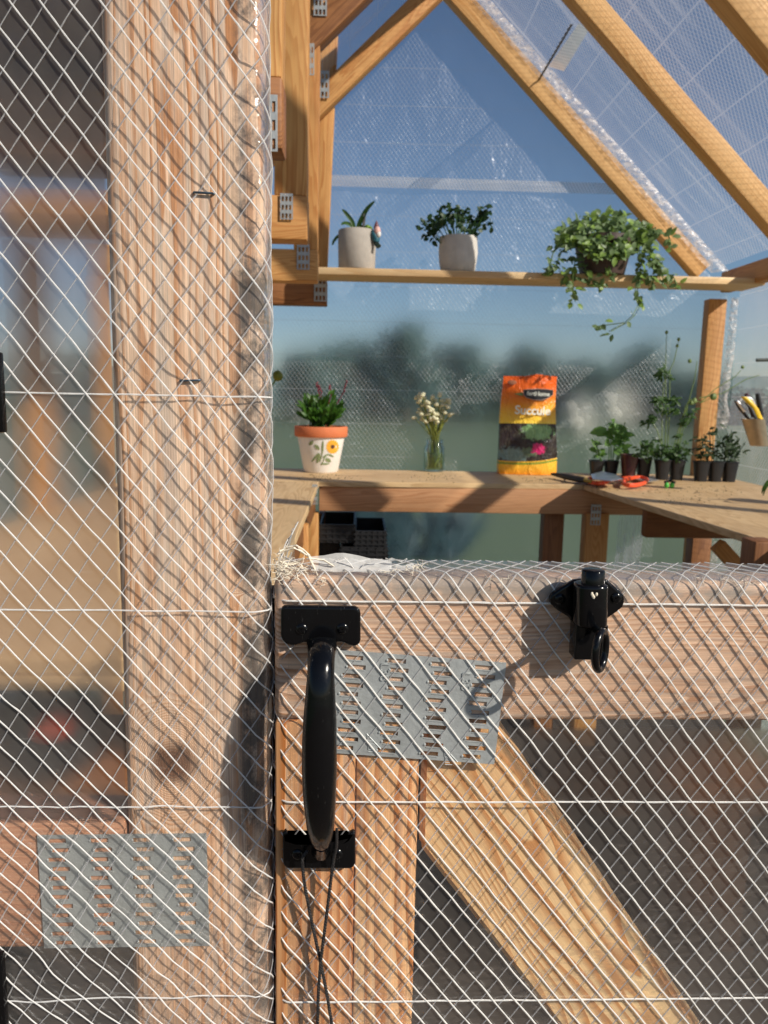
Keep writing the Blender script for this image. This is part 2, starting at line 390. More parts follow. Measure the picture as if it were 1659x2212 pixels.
g = G(); hr = []
for i in range(61):
    x_ = -90+i*3.6; h_ = 4.2+1.0*noise.noise(Vector((i*.16,2,0)))+.4*noise.noise(Vector((i*.6,5,0)))
    hr.append([(x_, 70, -.2), (x_, 82, h_*.7), (x_, 95, h_), (x_, 130, h_*.9)])
g.quadgrid(hr); tag(g.mesh('hill', plain('wooded_hillside', (.08,.14,.125), .95, 0, .5, .5, .5), auto=False), kind='structure')
def tree(px, topy, wpx, Y, label, seed):
    rnd = random.Random(seed)
    top = P(px, topy, Y); base = Vector((top.x, Y, 0)); H = top.z; Wd = wpx/F*Y
    t = thing('tree', label, 'tree', base, 'trees beyond the lawn')
    g = G(); g.tube([base, base+Vector((.1,0,H*.3)), base+Vector((0,.1,H*.7))], [.22,.16,.06], 8)
    for k in range(5):
        a = rnd.uniform(0, 6.28); z0 = H*rnd.uniform(.3,.6)
        g.tube([base+Vector((0,0,z0)), base+Vector((math.cos(a)*Wd*.2, math.sin(a)*Wd*.2, z0+H*.18))], [.07,.03], 5)
    g.mesh('trunk', M_bark, t)
    g = G(); cl = []
    for k in range(26):
        a = rnd.uniform(0,6.28); zz = rnd.uniform(.14,.93); rr = math.sqrt(max(.05, 1-(abs(zz-.42)/.58)**2))*Wd*.40*rnd.uniform(.3,1)
        cl.append((base+Vector((math.cos(a)*rr, math.sin(a)*rr, zz*H)), rnd.uniform(.10,.17)*max(Wd, H)))
    for c, r in cl:
        for k in range(70):
            d = Vector((rnd.gauss(0,1), rnd.gauss(0,1), rnd.gauss(0,.8))).normalized()
            p = c + d*r*rnd.uniform(.5,1.0)
            if p.z > H: p.z = H - rnd.uniform(0,.1)
            if p.z < .1: p.z = .1
            g.blade(p, Vector((rnd.gauss(0,1), rnd.gauss(0,1), rnd.gauss(0,1))), d, .34, .24, .2, 2)
    g.mesh('crown', L_tree, t)
for a in ((655,768,130,34,'low dark tree just right of the plastic covered jamb, first of the far row'),
          (745,742,190,36,'broad dark tree sloping up beside the tallest crown'),
          (880,706,210,35,'tallest dark round tree beyond the back film, above the jar of flowers'),
          (990,745,150,37,'dark tree falling away right of the tallest crown'),
          (1130,752,170,38,'dark tree behind the top of the orange soil bag'),
          (1260,778,150,36,'low grey green tree right of the orange soil bag'),
          (1385,745,130,37,'pointed tree above the seedling trays'),
          (1500,810,130,35,'low tree beside the back corner post'),
          (1640,845,200,40,'hedge like tree seen through the right wall film'),
          (815,768,260,42,'wide dark tree behind the gap between the first crowns'),
          (1050,790,220,42,'wide low tree behind the gap left of the orange soil bag'),
          (1200,795,240,43,'wide low tree behind the orange soil bag'),
          (1320,800,240,43,'wide low tree right of the soil bag behind the others'),
          (1450,812,200,43,'wide low tree behind the ferny seedlings'),
          (150,770,190,30,'tree seen through the film left of the jamb')):
    tree(a[0], a[1], a[2], a[3], a[4], int(a[0]))
M_pale = plain('pale_stone', (.72,.68,.58), .8, 0, .1, 3)
for (x, y, r, lb) in ((1229,883,.42,'pale round boulder nearest the orange bag beyond the film'), (1312,862,.40,'smaller pale boulder right of the round one')):
    p = P(x, y, 26); g = G(); g.blob((p.x, 26, p.z-.05), r*.8, 10, (1,1,1.0), .25)
    g.blob((p.x+.2, 26.2, p.z-.5), r*.9, 8, (1.1,1,.8), .25)
    tag(g.mesh('boulder', M_pale), lb, 'boulder', 'pale boulders beyond the lawn')
for (x, lb) in ((775,'dark bluish weed outside, left of three seen under the bench'), (848,'thickest bluish weed outside under the bench'), (948,'slim bluish weed outside, right of three')):
    b = PZ(x, 1205, 0.0); g = G(); rnd = random.Random(x)
    for k in range(40): g.blade(b+Vector((rnd.uniform(-.12,.12), rnd.uniform(-.1,.1), 0)), (rnd.gauss(0,.35), rnd.gauss(0,.3), 1), (0,-1,.2), rnd.uniform(.35,.6), .06, .25, 3)
    tag(g.mesh('weed', L_blue), lb, 'weed', 'weeds outside the back wall')

# ------------------------------------------------------------------ greenhouse frame
YF = 0.480
gh = thing('greenhouse', 'timber framed greenhouse covered with reinforced clear film', 'greenhouse', (.3, 1.7, 0))
# left door jamb (near)
jr = P(574, 1106, YF).x; jl = P(247, 1106, YF).x
jc = (jr+jl)/2; jw = jr-jl; print('jamb', jl, jr, jw)
jz = CAMZ-.1
# local x runs down (-z) so that local y runs towards +X?  x=(0,0,-1), y=(+1,0,0) -> z = x cross y = (0,-1,0)
jamb = board('door_jamb', (jc, YF+.019, 1.62), (jc, YF+.019, .55), jw, .038, M_jamb, gh, (-1,0,0), .009, seg=4)
# rail on the left, level with the bench
rt0 = P(150, 1777, YF); rb0 = P(150, 2050, YF)
rh = rt0.z-rb0.z
board('sill_rail', (-.45, YF+.0192, (rt0.z+rb0.z)/2), (jl-.0006, YF+.0192, (rt0.z+rb0.z)/2), rh, .038, M_rail2, gh, (0,0,1), .004)
YS = [1.11, 1.72, 2.33, 2.93]
zc0 = P(700, 660, 2.91).z; print('chord z', zc0-CAMZ)
ends = [P(612, 386, YS[0]).x, P(664, 525, YS[1]).x, P(686, 612, YS[2]).x, P(705, 655, YS[3]-.03).x]
print('chord ends', ends)
tops = [(612,0), (671,0), (694,177), (727,122)]
XL = -.78; XR = P(1558, 800, 2.93).x + .0; print('XR', XR)
apex = P(958, -6, 2.93); print('apex', apex)
for i, Y in enumerate(YS):
    e = ends[i]
    t = P(tops[i][0], tops[i][1], Y-.03)
    # the far post leans slightly
    low = Vector((e, Y, zc0+.089)); d = (Vector((t.x, Y, t.z)) - low).normalized()
    if i < 3: d = (d+Vector((0,0,2))).normalized()
    hi = low + d*(1.35 if i < 3 else .95)
    off = Vector((-.034, 0, 0))
    board('hanging_post', low+off, hi+off, .068, .056, M_int, gh, (1,0,0), .003)
    m = M_dark if i in (0, 3) else M_int
    board('tie_beam', (XL, Y, zc0+.0445), (e+.0015, Y, zc0+.0445), .089, .06, m, gh, (0,0,1), .004)
    board('wall_stud', (XL+.02, Y+(.09 if i==1 else 0), 0), (XL+.02, Y+(.09 if i==1 else 0), zc0), .07, .045, M_int, gh, (0,1,0), .003)
# rafters on the right, each from the ridge down to the eave
a = P(975, 0, 2.90); b = P(1500, 590, 2.90); dr = (b-a); dr.y = 0; dr.normalize(); pr = Vector((-dr.z, 0, dr.x)); 
if pr.z < 0: pr = -pr
lines = [None, (P(1572, 0, 1.69), 'B'), (P(1242, 0, 2.30), 'C'), (a, 'D')]
for i in (1, 2, 3):
    p0 = lines[i][0]; base = Vector((p0.x, YS[i], p0.z))
    # the eave and ridge ends
    s1 = (b.z - p0.z)/dr.z; s0 = ((apex.z+.06) - p0.z)/dr.z
    board('rafter', base+dr*s0+pr*.032, base+dr*(s1+.02)+pr*.032, .064, .056, M_rafter, gh, pr, .003)
# nearest right rafter (casts shade, just outside the picture)
board('rafter', Vector((lines[3][0].x, YS[0], a.z))+dr*(((apex.z+.06)-a.z)/dr.z)+pr*.032, Vector((b.x, YS[0], b.z))+pr*.032, .064, .056, M_rafter, gh, pr, .003)
# rafters on the left: from the ridge down to the left eave
al = P(955, 0, 2.90); bl = P(692, 258, 2.90); dl = bl-al; dl.y = 0; dl.normalize(); pl = Vector((dl.z, 0, -dl.x))
if pl.z < 0: pl = -pl
for i in (1, 2, 3):
    q = {3: P(955,0,2.88), 2: P(788,0,2.30), 1: P(420,0,1.69)}[i]
    base = Vector((q.x, YS[i]-.004 if i < 3 else YS[i]-.06, q.z)); s0 = ((apex.z+.05)-q.z)/dl.z; s1 = (zc0+.12-q.z)/dl.z
    board('rafter', base+dl*s0+pl*.035, base+dl*s1+pl*.035, .07, .05 if i==3 else .058, M_int if i==3 else M_dark, gh, pl, .003)
board('ridge_board', (apex.x, .5, apex.z+.06), (apex.x, 2.98, apex.z+.06), .09, .03, M_int, gh, (0,0,1), .003)
# right eave beam, corner post
ez = P(1580, 622, 2.93)
be = board('eave_beam', (XR+.012, .52, P(1560,606,2.93).z), (XR+.012, 2.98, P(1560,606,2.93).z), .075, .040, M_int, gh, (0,0,1), .004)
zt = P(1550, 640, 2.90).z
pt = P(1554, 645, 2.90); pb = P(1528, 945, 2.90); dd = (pt-pb); dd.y = 0; dd.normalize()
sp = (pb.z-.0)/dd.z
board('corner_post', Vector((pb.x, 2.93, pb.z))-dd*sp, Vector((pt.x, 2.93, pt.z)), .068, .05, M_int, gh, (1,0,0), .004)
for Y in (1.72, 2.33):
    board('wall_stud', (XR+.05, Y, 0), (XR+.05, Y, zt-.01), .07, .03, M_int, gh, (0,1,0), .003) if Y < 2 else None
# loft deck on the left tie beams
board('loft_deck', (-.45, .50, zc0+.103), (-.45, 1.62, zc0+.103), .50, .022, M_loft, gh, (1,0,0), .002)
# lower rails behind the door and on the back wall
board('sill_plate', (-.70, 2.935, .045), (1.38, 2.935, .045), .085, .038, M_dark, gh, (0,0,1), .003)
# film sheets
def sheet(name, p00, ux, uy, wd, ht, mat, parent, nx=60, ny=60, amp=.006, seed=0, top=None):
    ux = Vector(ux).normalized(); uy = Vector(uy).normalized(); nz = ux.cross(uy)
    rows = []
    for j in range(ny+1):
        r = []
        for i in range(nx+1):
            a = wd*i/nx; b = (ht if top is None else top(a))*j/ny
            h = amp*(noise.noise(Vector((a*3+seed, b*2.2, seed))) + .5*noise.noise(Vector((a*9, b*6+seed, 3))))
            r.append((a, b, h))
        rows.append(r)
    g = G(); g.quadgrid(rows)
    me = bpy.data.meshes.new(name); me.from_pydata(g.v, [], g.f)
    for p in me.polygons: p.use_smooth = True
    M = Matrix(((ux.x,uy.x,nz.x,p00[0]),(ux.y,uy.y,nz.y,p00[1]),(ux.z,uy.z,nz.z,p00[2]),(0,0,0,1)))
    return link(name, me, mat, parent, M)
ridge = Vector((apex.x, 0, apex.z+.115)); zE = b.z + .03
reave = Vector((ridge.x + (ridge.z-zE)/abs(dr.z)*dr.x, 0, zE))
vR = (ridge-reave); sheet('roof_film', (reave.x+.02, .45, reave.z), (0,1,0), vR, 2.54, vR.length, M_roof, gh, 90, 60, .007, 3)
leave = Vector((XL-.03, 0, ridge.z-(ridge.x-(XL-.03))*abs(dl.z/dl.x)))
vL = (leave-ridge); sheet('roof_film', (ridge.x, .45, ridge.z), (0,1,0), vL, 2.54, vL.length, M_roof, gh, 60, 50, .007, 5)
xa_, za_ = XL-.02, .02
def gable(a):
    x_ = xa_+a
    return max(.1, (ridge.z-(ridge.x-x_)*abs(dl.z/dl.x) if x_ < ridge.x else ridge.z-(x_-ridge.x)*abs(dr.z/dr.x))-.012-za_)
sheet('back_film', (xa_, 2.985, za_), (1,0,0), (0,0,1), XR+.07-xa_, 2.55, M_back, gh, 90, 90, .010, 0, gable)
sheet('side_film', (XR+.075, .45, .02), (0,1,0), (0,0,1), 2.54, zE-.05, M_sidef, gh, 80, 60, .007, 7)
sheet('side_film', (XL-.035, .45, .02), (0,1,0), (0,0,1), 2.54, leave.z, M_sidef, gh, 60, 40, .006, 9)
# overlap seam along the back film
s0 = P(708, 378, 2.96); s1 = P(1395, 392, 2.96); s2 = P(708, 400, 2.96)
sheet('film_seam', (s0.x, 2.972, s2.z), (1,0,0), (0,0,1), s1.x-s0.x, s0.z-s2.z+.004, M_seam, gh, 60, 4, .003)
q = P(1212, 92, 0); 
# seam strip in the roof film between the far rafters

def roofpt(x, y):   # where a picture ray meets the right roof plane
    nn = Vector((0,1,0)).cross(vR).normalized(); dd_ = ray(x, y); return CAM + dd_*((reave-CAM).dot(nn)/dd_.dot(nn))
def ribbon(name, A, B, C_, D_, mat, parent, n=24, amp=.002, inset=Vector((0,0,0)), seed=0):
    g = G(); rows = []
    for i in range(n+1):
        t = i/n; l = Vector(A).lerp(Vector(B), t); r = Vector(C_).lerp(Vector(D_), t); row = []
        for j in range(7):
            p = l.lerp(r, j/6) + inset
            p = p + Vector((0,-1,0))*amp*(noise.noise(Vector((i*.35+seed, j*.9, 1))) + 1)
            row.append(p)
        rows.append(row)
    g.quadgrid(rows); return g.mesh(name, mat, parent, smooth=True)
nn = Vector((0,1,0)).cross(vR).normalized()
if nn.z > 0: nn = -nn
A, B, C_, D_ = [roofpt(*k)+nn*.008 for k in ((1255,45),(1188,140),(1275,62),(1222,150))]
ribbon('film_seam', A, B, C_, D_, M_seam, gh, 16, .001)
# crumpled surplus film folded outside the far rafter and post
nq = 90; g = G(); rows = []
for i in range(nq+1):
    t = i/nq; x0 = 966+(1528-966)*t; y0 = -45+(592+45)*t
    wdt = 38 + 2*noise.noise(Vector((t*9,0,0)))
    row = []
    for j in range(9):
        s = j/8; pz = P(x0+wdt*s, y0-wdt*.12*s, 2.925-.0)
        bul = .003*math.sin(math.pi*s) + .004*noise.noise(Vector((t*14, s*2, 2))) + .002*noise.noise(Vector((t*120, s*8, 5)))
        row.append(pz + Vector((0, -.03-bul, 0)))
    rows.append(row)
g.quadgrid(rows); g.mesh('folded_film', M_crink, gh)
g = G(); rows = []
for i in range(61):
    t = i/60; x0 = 1572+(1543-1572)*t; y0 = 645+(925-645)*t
    wl = -4*noise.noise(Vector((t*5,3,0)))-3*t; wr = 17+8*noise.noise(Vector((t*6,9,0)))*(.4+t)
    row = []
    for j in range(9):
        s = j/8; pz = P(x0+wl+(wr-wl)*s, y0, 2.93)
        row.append(pz + Vector((0, -.03-.006*math.sin(math.pi*s)-.006*noise.noise(Vector((t*26, s*3, 2))), 0)))
    rows.append(row)
g.quadgrid(rows); g.mesh('folded_film', M_crink, gh)
g = G(); rows = []
for i in range(21):
    t = i/20; x0 = 1528+(1520-1528)*t; y0 = 1165+(75)*t; row = []
    for j in range(5):
        pz = P(x0+13*j/4, y0, 2.93); row.append(pz+Vector((0,-.05-.008*noise.noise(Vector((t*9,j,0))),0)))
    rows.append(row)
g.quadgrid(rows); g.mesh('folded_film', M_crink, gh)
# film gathered at the back wall under the bench
g = G(); rows = []
for i in range(25):
    t = i/24; row = []
    for j in range(11):
        pz = P(1340+60*j/10-15*t, 1095+160*t, 2.93); row.append(pz+Vector((0, .02-.02*math.cos(j*2.1+t)-.01*noise.noise(Vector((t*5,j,0))), 0)))
    rows.append(row)
g.quadgrid(rows); g.mesh('gathered_film', M_sidef, gh)

# ------------------------------------------------------------------ steel mending plates
def plate_geo(wd, ht, cols, nrow, slot_w, slot_h, top, pitchy, th=.0008, stag=True, cx0=None):
    """local x across, y up, z towards the viewer; slots are real holes"""
    g = G(); y = ht/2; x0, x1 = -wd/2, wd/2
    def strip(ya, yb, xs):
        for (xa, xb) in xs:
            g.box(((xa+xb)/2, (ya+yb)/2, 0), (xb-xa,0,0), (0,ya-yb,0), (0,0,th))
    cur = y
    for r in range(nrow):
        ya = y - top - r*pitchy; yb = ya - slot_h
        strip(cur, ya, [(x0, x1)])
        xs = []; px = x0
        for k, cx in enumerate(cols):
            o = (.0011 if r % 2 else -.0011) - .0006*((r//2) % 3) if stag else 0
            sl, sr = cx+o-slot_w/2, cx+o+slot_w/2
            sl = max(sl, x0+.002); sr = min(sr, x1-.001)
            xs.append((px, sl)); px = sr
            # the burr at the punched end and the lip under the slot
            g.blob((sl-.0004, ya-slot_h*.55, th*.5), .0011, 4, (.9,1,.7))
            g.box(((sl+sr)/2, yb-.0003, th*.45), (slot_w*.9,0,0), (0,.0005,0), (0,0,.0008))
        xs.append((px, x1)); strip(ya, yb, xs); cur = yb
    strip(cur, -y, [(x0, x1)])
    me = bpy.data.meshes.new('mending_plate'); me.from_pydata([tuple(p) for p in g.v], [], g.f)
    for p in me.polygons: p.use_smooth = True
    me.set_sharp_from_angle(angle=R(35)); return me
def frame_mat(c, xdir, zdir):
    x = Vector(xdir).normalized(); z = Vector(zdir).normalized(); y = z.cross(x).normalized(); x = y.cross(z)
    return Matrix(((x.x,y.x,z.x,c[0]),(x.y,y.y,z.y,c[1]),(x.z,y.z,z.z,c[2]),(0,0,0,1)))
def text_mesh(name, s, size, M, mat, parent, ext=.0004, bold=False):
    cu = bpy.data.curves.new(name, 'FONT'); cu.body = s; cu.size = size; cu.extrude = ext; cu.align_x = 'CENTER'; cu.align_y = 'CENTER'
    if bold: cu.offset = size*.022
    ob = bpy.data.objects.new(name+'_src', cu); C.objects.link(ob); bpy.context.view_layer.update()
    me = bpy.data.meshes.new_from_object(ob.evaluated_get(bpy.context.evaluated_depsgraph_get()))
    bpy.data.objects.remove(ob); me.name = name
    return link(name, me, mat, parent, M)

# left plate (on the greenhouse)
YP = YF-.0005
tl, tr_, br, bl_ = [P(x, y, YP) for x, y in ((79,1804),(447,1800),(452,2045),(97,2045))]
pw = ((tr_-tl).length+(br-bl_).length)/2; ph = ((tl-bl_).length+(tr_-br).length)/2
pc = (tl+tr_+br+bl_)/4
nr = 12
me = plate_geo(pw, ph, [-pw*.375, -pw*.125, pw*.125, pw*.365], nr, .0118, ph/nr*.48, ph*.03, ph/nr*.985)
link('mending_plate', me, M_galv, gh, frame_mat(pc, (tr_-tl), (0,-1,0)))
# small plates on the hanging posts, rafters and bench
sp_me = plate_geo(.034, .070, [-.010,0,.010], 3, .0062, .013, .008, .023, .0015, False)
for (x, y, Y, xd) in ((619,446,YS[1]-.034,0), (655,555,YS[2]-.034,0), (697,182,YS[3]-.092,0), (692,624,YS[3]-.034,0), (692,4,YS[2]-.036,0)):
    p = P(x, y, Y); m2 = sp_me.copy(); s = (Y*26/F)/.034
    link('mending_plate', m2, M_galv, gh, frame_mat(p, (1,0,0), (0,-1,0)) @ Matrix.Diagonal((s,s*.95,1,1)))
for (x, y, Y, s) in ((668,128,YS[1]+.05,.9), (580,266,YS[0]-.031,1.0)):
    p = P(x, y, Y); m2 = sp_me.copy(); link('mending_plate', m2, M_galv, gh, frame_mat((p.x, Y, p.z), (1,0,0), (0,-1,0)) @ Matrix.Diagonal((s*.7,s,1,1)))

# hinge straps at the left edge
for (ya, yb, xr) in ((760,935,0),(2062,2300,4)):
    p1 = P(xr, ya, YF-.012); p2 = P(xr, yb, YF-.012)
    g = G(); g.box(((p1.x-.012), YF-.010, (p1.z+p2.z)/2), (.024,0,0), (0,.006,0), (0,0,p1.z-p2.z)); g.mesh('hinge', M_black, gh, bevel=.0015)
# dark slot between jamb and door
def staple(x, y, ang, parent):
    p = P(x, y, YF-.0012); d = Vector((math.cos(ang),0,-math.sin(ang))); L = .0058
    g = G(); g.tube([p-d*L+Vector((0,.006,0)), p-d*L, p-d*L*.9+Vector((0,-.0004,0)), p+d*L*.9+Vector((0,-.0004,0)), p+d*L, p+d*L+Vector((0,.006,0))], .0007, 6)
    g.mesh('staple', M_staple, parent)
staple(440, 417, 0.03, gh); staple(410, 822, -.05, gh)

# ------------------------------------------------------------------ film with woven strands (near)
def strands_from(mapf, segs, wid, parent, name, mat, step=.0045, flat=.85, wob=.00025, seed=0):
    """segs: list of ((s0,v0),(s1,v1), width) lines in film coordinates"""
    g = G()
    for k, (a, b_, wf) in enumerate(segs):
        L = math.hypot(b_[0]-a[0], b_[1]-a[1]); n_ = max(3, int(L/step)); pts = []; nr_ = []
        for i in range(n_+1):
            t = i/n_; s_ = a[0]+(b_[0]-a[0])*t; v_ = a[1]+(b_[1]-a[1])*t
            q_ = wob*noise.noise(Vector((k*3.7+seed, t*L*55, 0)))
            p = mapf(s_+q_, v_+q_*.8); e = .0006
            du = mapf(s_+q_+e, v_+q_*.8)-p; dv = mapf(s_+q_, v_+q_*.8+e)-p
            nn_ = du.cross(dv)
            if nn_.length < 1e-12: nn_ = Vector((0,-1,0))
            nn_.normalize(); pts.append(p+nn_*(.0007)); nr_.append(nn_)
        rad = [wid*wf*(1+.38*noise.noise(Vector((i*.9, k*5.1+seed, 2)))) for i in range(n_+1)]
        g.tube(pts, rad, 6, flat, False, nr_)
    return g.mesh(name, mat, parent, auto=False)
def film_grid(mapf, s0, s1, v0, v1, ns, nv, name, mat, parent):
    rows = [[mapf(s0+(s1-s0)*i/ns, v0+(v1-v0)*j/nv)+Vector((0,.0007,0)) for i in range(ns+1)] for j in range(nv+1)]
    g = G(); g.quadgrid(rows); return g.mesh(name, mat, parent, auto=False)
def sm(x, a, b): 
    t = max(0, min(1, (x-a)/(b-a))); return t*t*(3-2*t)

JL = jl
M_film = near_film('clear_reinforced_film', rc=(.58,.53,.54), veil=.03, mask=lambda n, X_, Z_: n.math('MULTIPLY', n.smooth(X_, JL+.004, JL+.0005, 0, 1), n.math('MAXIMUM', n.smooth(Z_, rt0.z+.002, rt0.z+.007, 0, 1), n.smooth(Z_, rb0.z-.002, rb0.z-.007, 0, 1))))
# left film: flat in front, wraps loosely round the jamb corner
sil = P(590, 700, .50).x; rr_ = .011; s_c = sil-rr_
PINCH = [(q_.x, q_.z-CAMZ) for q_ in (P(440,417,YF-.002), P(410,822,YF-.002))]
def map_left(s, v, lift=0):
    """s across (world X until the corner), v = height above camera"""
    z = CAMZ + v
    bul = .0036 + .0018*noise.noise(Vector((s*22, v*14, 1))) + .0009*noise.noise(Vector((s*70, v*60, 4)))
    for (ps, pv_) in PINCH: bul *= 1-.85*math.exp(-((s-ps)**2+(v-pv_)**2)/.00009)
    if v < -.25: bul += .004*sm(-v, .25, .42)*(.5+.5*noise.noise(Vector((s*14, v*16, 8))))
    r = rr_ + .0016*noise.noise(Vector((v*13, 0, 5))) + .0007*noise.noise(Vector((v*50, 0, 7)))
    y = YF - bul
    # crumple close to the edge
    if s > s_c - .012: y += .0016*sm(s, s_c-.012, s_c+.006)*noise.noise(Vector((s*160, v*75, 2)))
    if s <= s_c: return Vector((s, y, z))
    a = (s-s_c)/r
    if a < math.pi/2: return Vector((s_c + r*math.sin(a), y + r*(1-math.cos(a)), z))
    k = (s-s_c) - r*math.pi/2
    return Vector((s_c + r - k*.18, y + r + k, z))
def warp_left(s, v):
    # the weave is skewed a little and sags towards the lower left
    low = sm(-v, .05, .50)
    return s, v
film_grid(map_left, -.33, s_c+.055, .36, -.52, 130, 240, 'jamb_film', M_film, gh)
PH, PV = .0172, .0226      # weave pitch across and down
def weave(mapf, s0, s1, v0, v1, ph, pv, shear, offA, offB, wid, parent, nmA, hz, seed, wav=None, hw=1.1, wobA=.0005, M_strand=None):
    """two diagonal families + level threads. shear(v) moves the weave sideways"""
    H = v0-v1; dxA = H*ph/pv
    m = (lambda s, v: mapf(s+shear(s, v), v)) if wav is None else (lambda s, v: mapf(*wav(s+shear(s, v), v)))
    segA = []; segB = []; k0 = int((s0-dxA)/ph)-4; k1 = int((s1+dxA)/ph)+4
    for k in range(k0, k1):
        xa = k*ph+offA
        # A: down to the right
        t0 = max(0, (s0-xa)/dxA); t1 = min(1, (s1-xa)/dxA)
        if t1 > t0: segA.append(((xa+dxA*t0, v0-H*t0), (xa+dxA*t1, v0-H*t1), 1.0))
        xb = k*ph+offB; t0 = max(0, (xb-s1)/dxA); t1 = min(1, (xb-s0)/dxA)
        if t1 > t0: segB.append(((xb-dxA*t0, v0-H*t0), (xb-dxA*t1, v0-H*t1), .88))
    strands_from(m, segB, wid, parent, 'scrim_strands', M_strandB, wob=.0004, seed=seed+50)
    strands_from(lambda s, v: m(s, v)+Vector((0,-.0004,0)), segA, wid, parent, 'scrim_strands', M_strand, wob=wobA, seed=seed)
    for hk, v in enumerate(hz): strands_from(mapf if wav is None else (lambda s, v: mapf(*wav(s, v))), [((s0+.001, v), (s1-.001, v), hw)], wid, parent, 'scrim_strands', M_strand, wob=.0005, seed=seed+90+hk*7, flat=.8)
shl = lambda s, v: .20*max(0, -v)**1.5 - .03*(v if v > 0 else 0)
def wavL(s, v):
    k = sm(-v, .28, .46)*sm(-s, .02, .14)
    return s + .0030*k*noise.noise(Vector((s*30, v*42, 3))), v + .0048*k*noise.noise(Vector((s*26+5, v*36, 9))) + .0010*sm(-v,.1,.3)*noise.noise(Vector((s*60, v*60, 2)))
hzL = [P(300, y, YF-.004).z-CAMZ for y in (853, 1319, 1742, 2150)] + [.30]
q_ = P(27,10,YF-.004); oa = (.36-(q_.z-CAMZ))*PH/PV; xs_ = q_.x-shl(0, q_.z-CAMZ)
weave(map_left, -.33, s_c+.052, .36, -.52, PH, PV, shl, xs_-oa, xs_+oa, .00050, gh, 'a', hzL, 1, wavL, M_strand=M_strand2)

# ------------------------------------------------------------------ the half door
dxl = P(592, 1500, YF).x; ztop = P(900, 1262, YF).z + .003; zbot_r = P(1200, 1560, YF).z; xr_end = .62
door = thing('half_door', 'lower half door of weathered boards wrapped in white meshed clear film', 'door', (dxl, YF, .2))
rc = (ztop+zbot_r)/2
board('top_rail', (dxl, YF+.0195, rc), (xr_end, YF+.0195, rc), ztop-zbot_r, .038, M_rail, door, (0,0,1), .0055, seg=4)
stl = P(899, 1900, YF).x
xm = P(766, 1900, YF).x
board('stile', ((dxl+xm)/2, YF+.0195, zbot_r-.0005), ((dxl+xm)/2, YF+.0195, .15), xm-dxl-.0006, .038, M_stile, door, (1,0,0), .003)
board('stile', ((xm+stl)/2, YF+.0205, zbot_r-.0005), ((xm+stl)/2, YF+.0205, .15), stl-xm, .038, M_stile, door, (-1,0,0), .002)
board('gap_shade_strip', (dxl-.004, YF+.052, ztop-.02), (dxl-.004, YF+.052, .15), .040, .020, M_gapshade, gh, (1,0,0), .001)  # added strip, coloured dark as the shade between jamb and door
# dark strip standing in for the shade in the groove
gx = P(906, 1900, YF).x
board('groove_shade_strip', (gx, YF+.030, zbot_r-.0005), (gx, YF+.030, P(906, 1835, YF).z), .014, .02, M_gapshade, door, (1,0,0), .001)
# diagonal brace with a plumb-cut end
YB = YF+.008
u1 = P(1080, 1572, YB); u2 = P(1505, 2212, YB); l1 = P(913, 1830, YB); l2 = P(1207, 2212, YB)
bx = (u2-u1).normalized(); slope = -(bx.z/bx.x)
b_ul = P(914, 1560, YB)
far = .55
k1 = (far-u1.x)/bx.x; k2 = (far-l1.x)/bx.x
uE = u1+bx*k1; lx = (l2-l1).normalized(); lE = l1+lx*((far-l1.x)/lx.x)
top_in = Vector((b_ul.x, YB, zbot_r-.001)); 
poly = [Vector((b_ul.x, YB, l1.z)), lE, uE, Vector((u1.x + (u1.z-(zbot_r-.001))/slope*1.0, YB, zbot_r-.001)), top_in]
# build in a frame whose x follows the grain
c = (u1+l2)/2; yv = Vector((0,1,0)).cross(bx).normalized(); 
if yv.z < 0: yv = -yv
zv = bx.cross(yv); MB = Matrix(((bx.x,yv.x,zv.x,c.x),(bx.y,yv.y,zv.y,c.y),(bx.z,yv.z,zv.z,c.z),(0,0,0,1)))
inv = MB.inverted(); g = G(); g.prism([inv @ q_ for q_ in poly], inv.to_3x3() @ Vector((0,.036,0)))
me = bpy.data.meshes.new('brace'); me.from_pydata(g.v, [], g.f); bm = bmesh.new(); bm.from_mesh(me); bmesh.ops.recalc_face_normals(bm, faces=bm.faces)
bmesh.ops.bevel(bm, geom=bm.edges[:], offset=.0035, segments=3, affect='EDGES'); bm.to_mesh(me); bm.free()
for p in me.polygons: p.use_smooth = True
me.set_sharp_from_angle(angle=R(35)); link('brace', me, M_brace, door, MB)
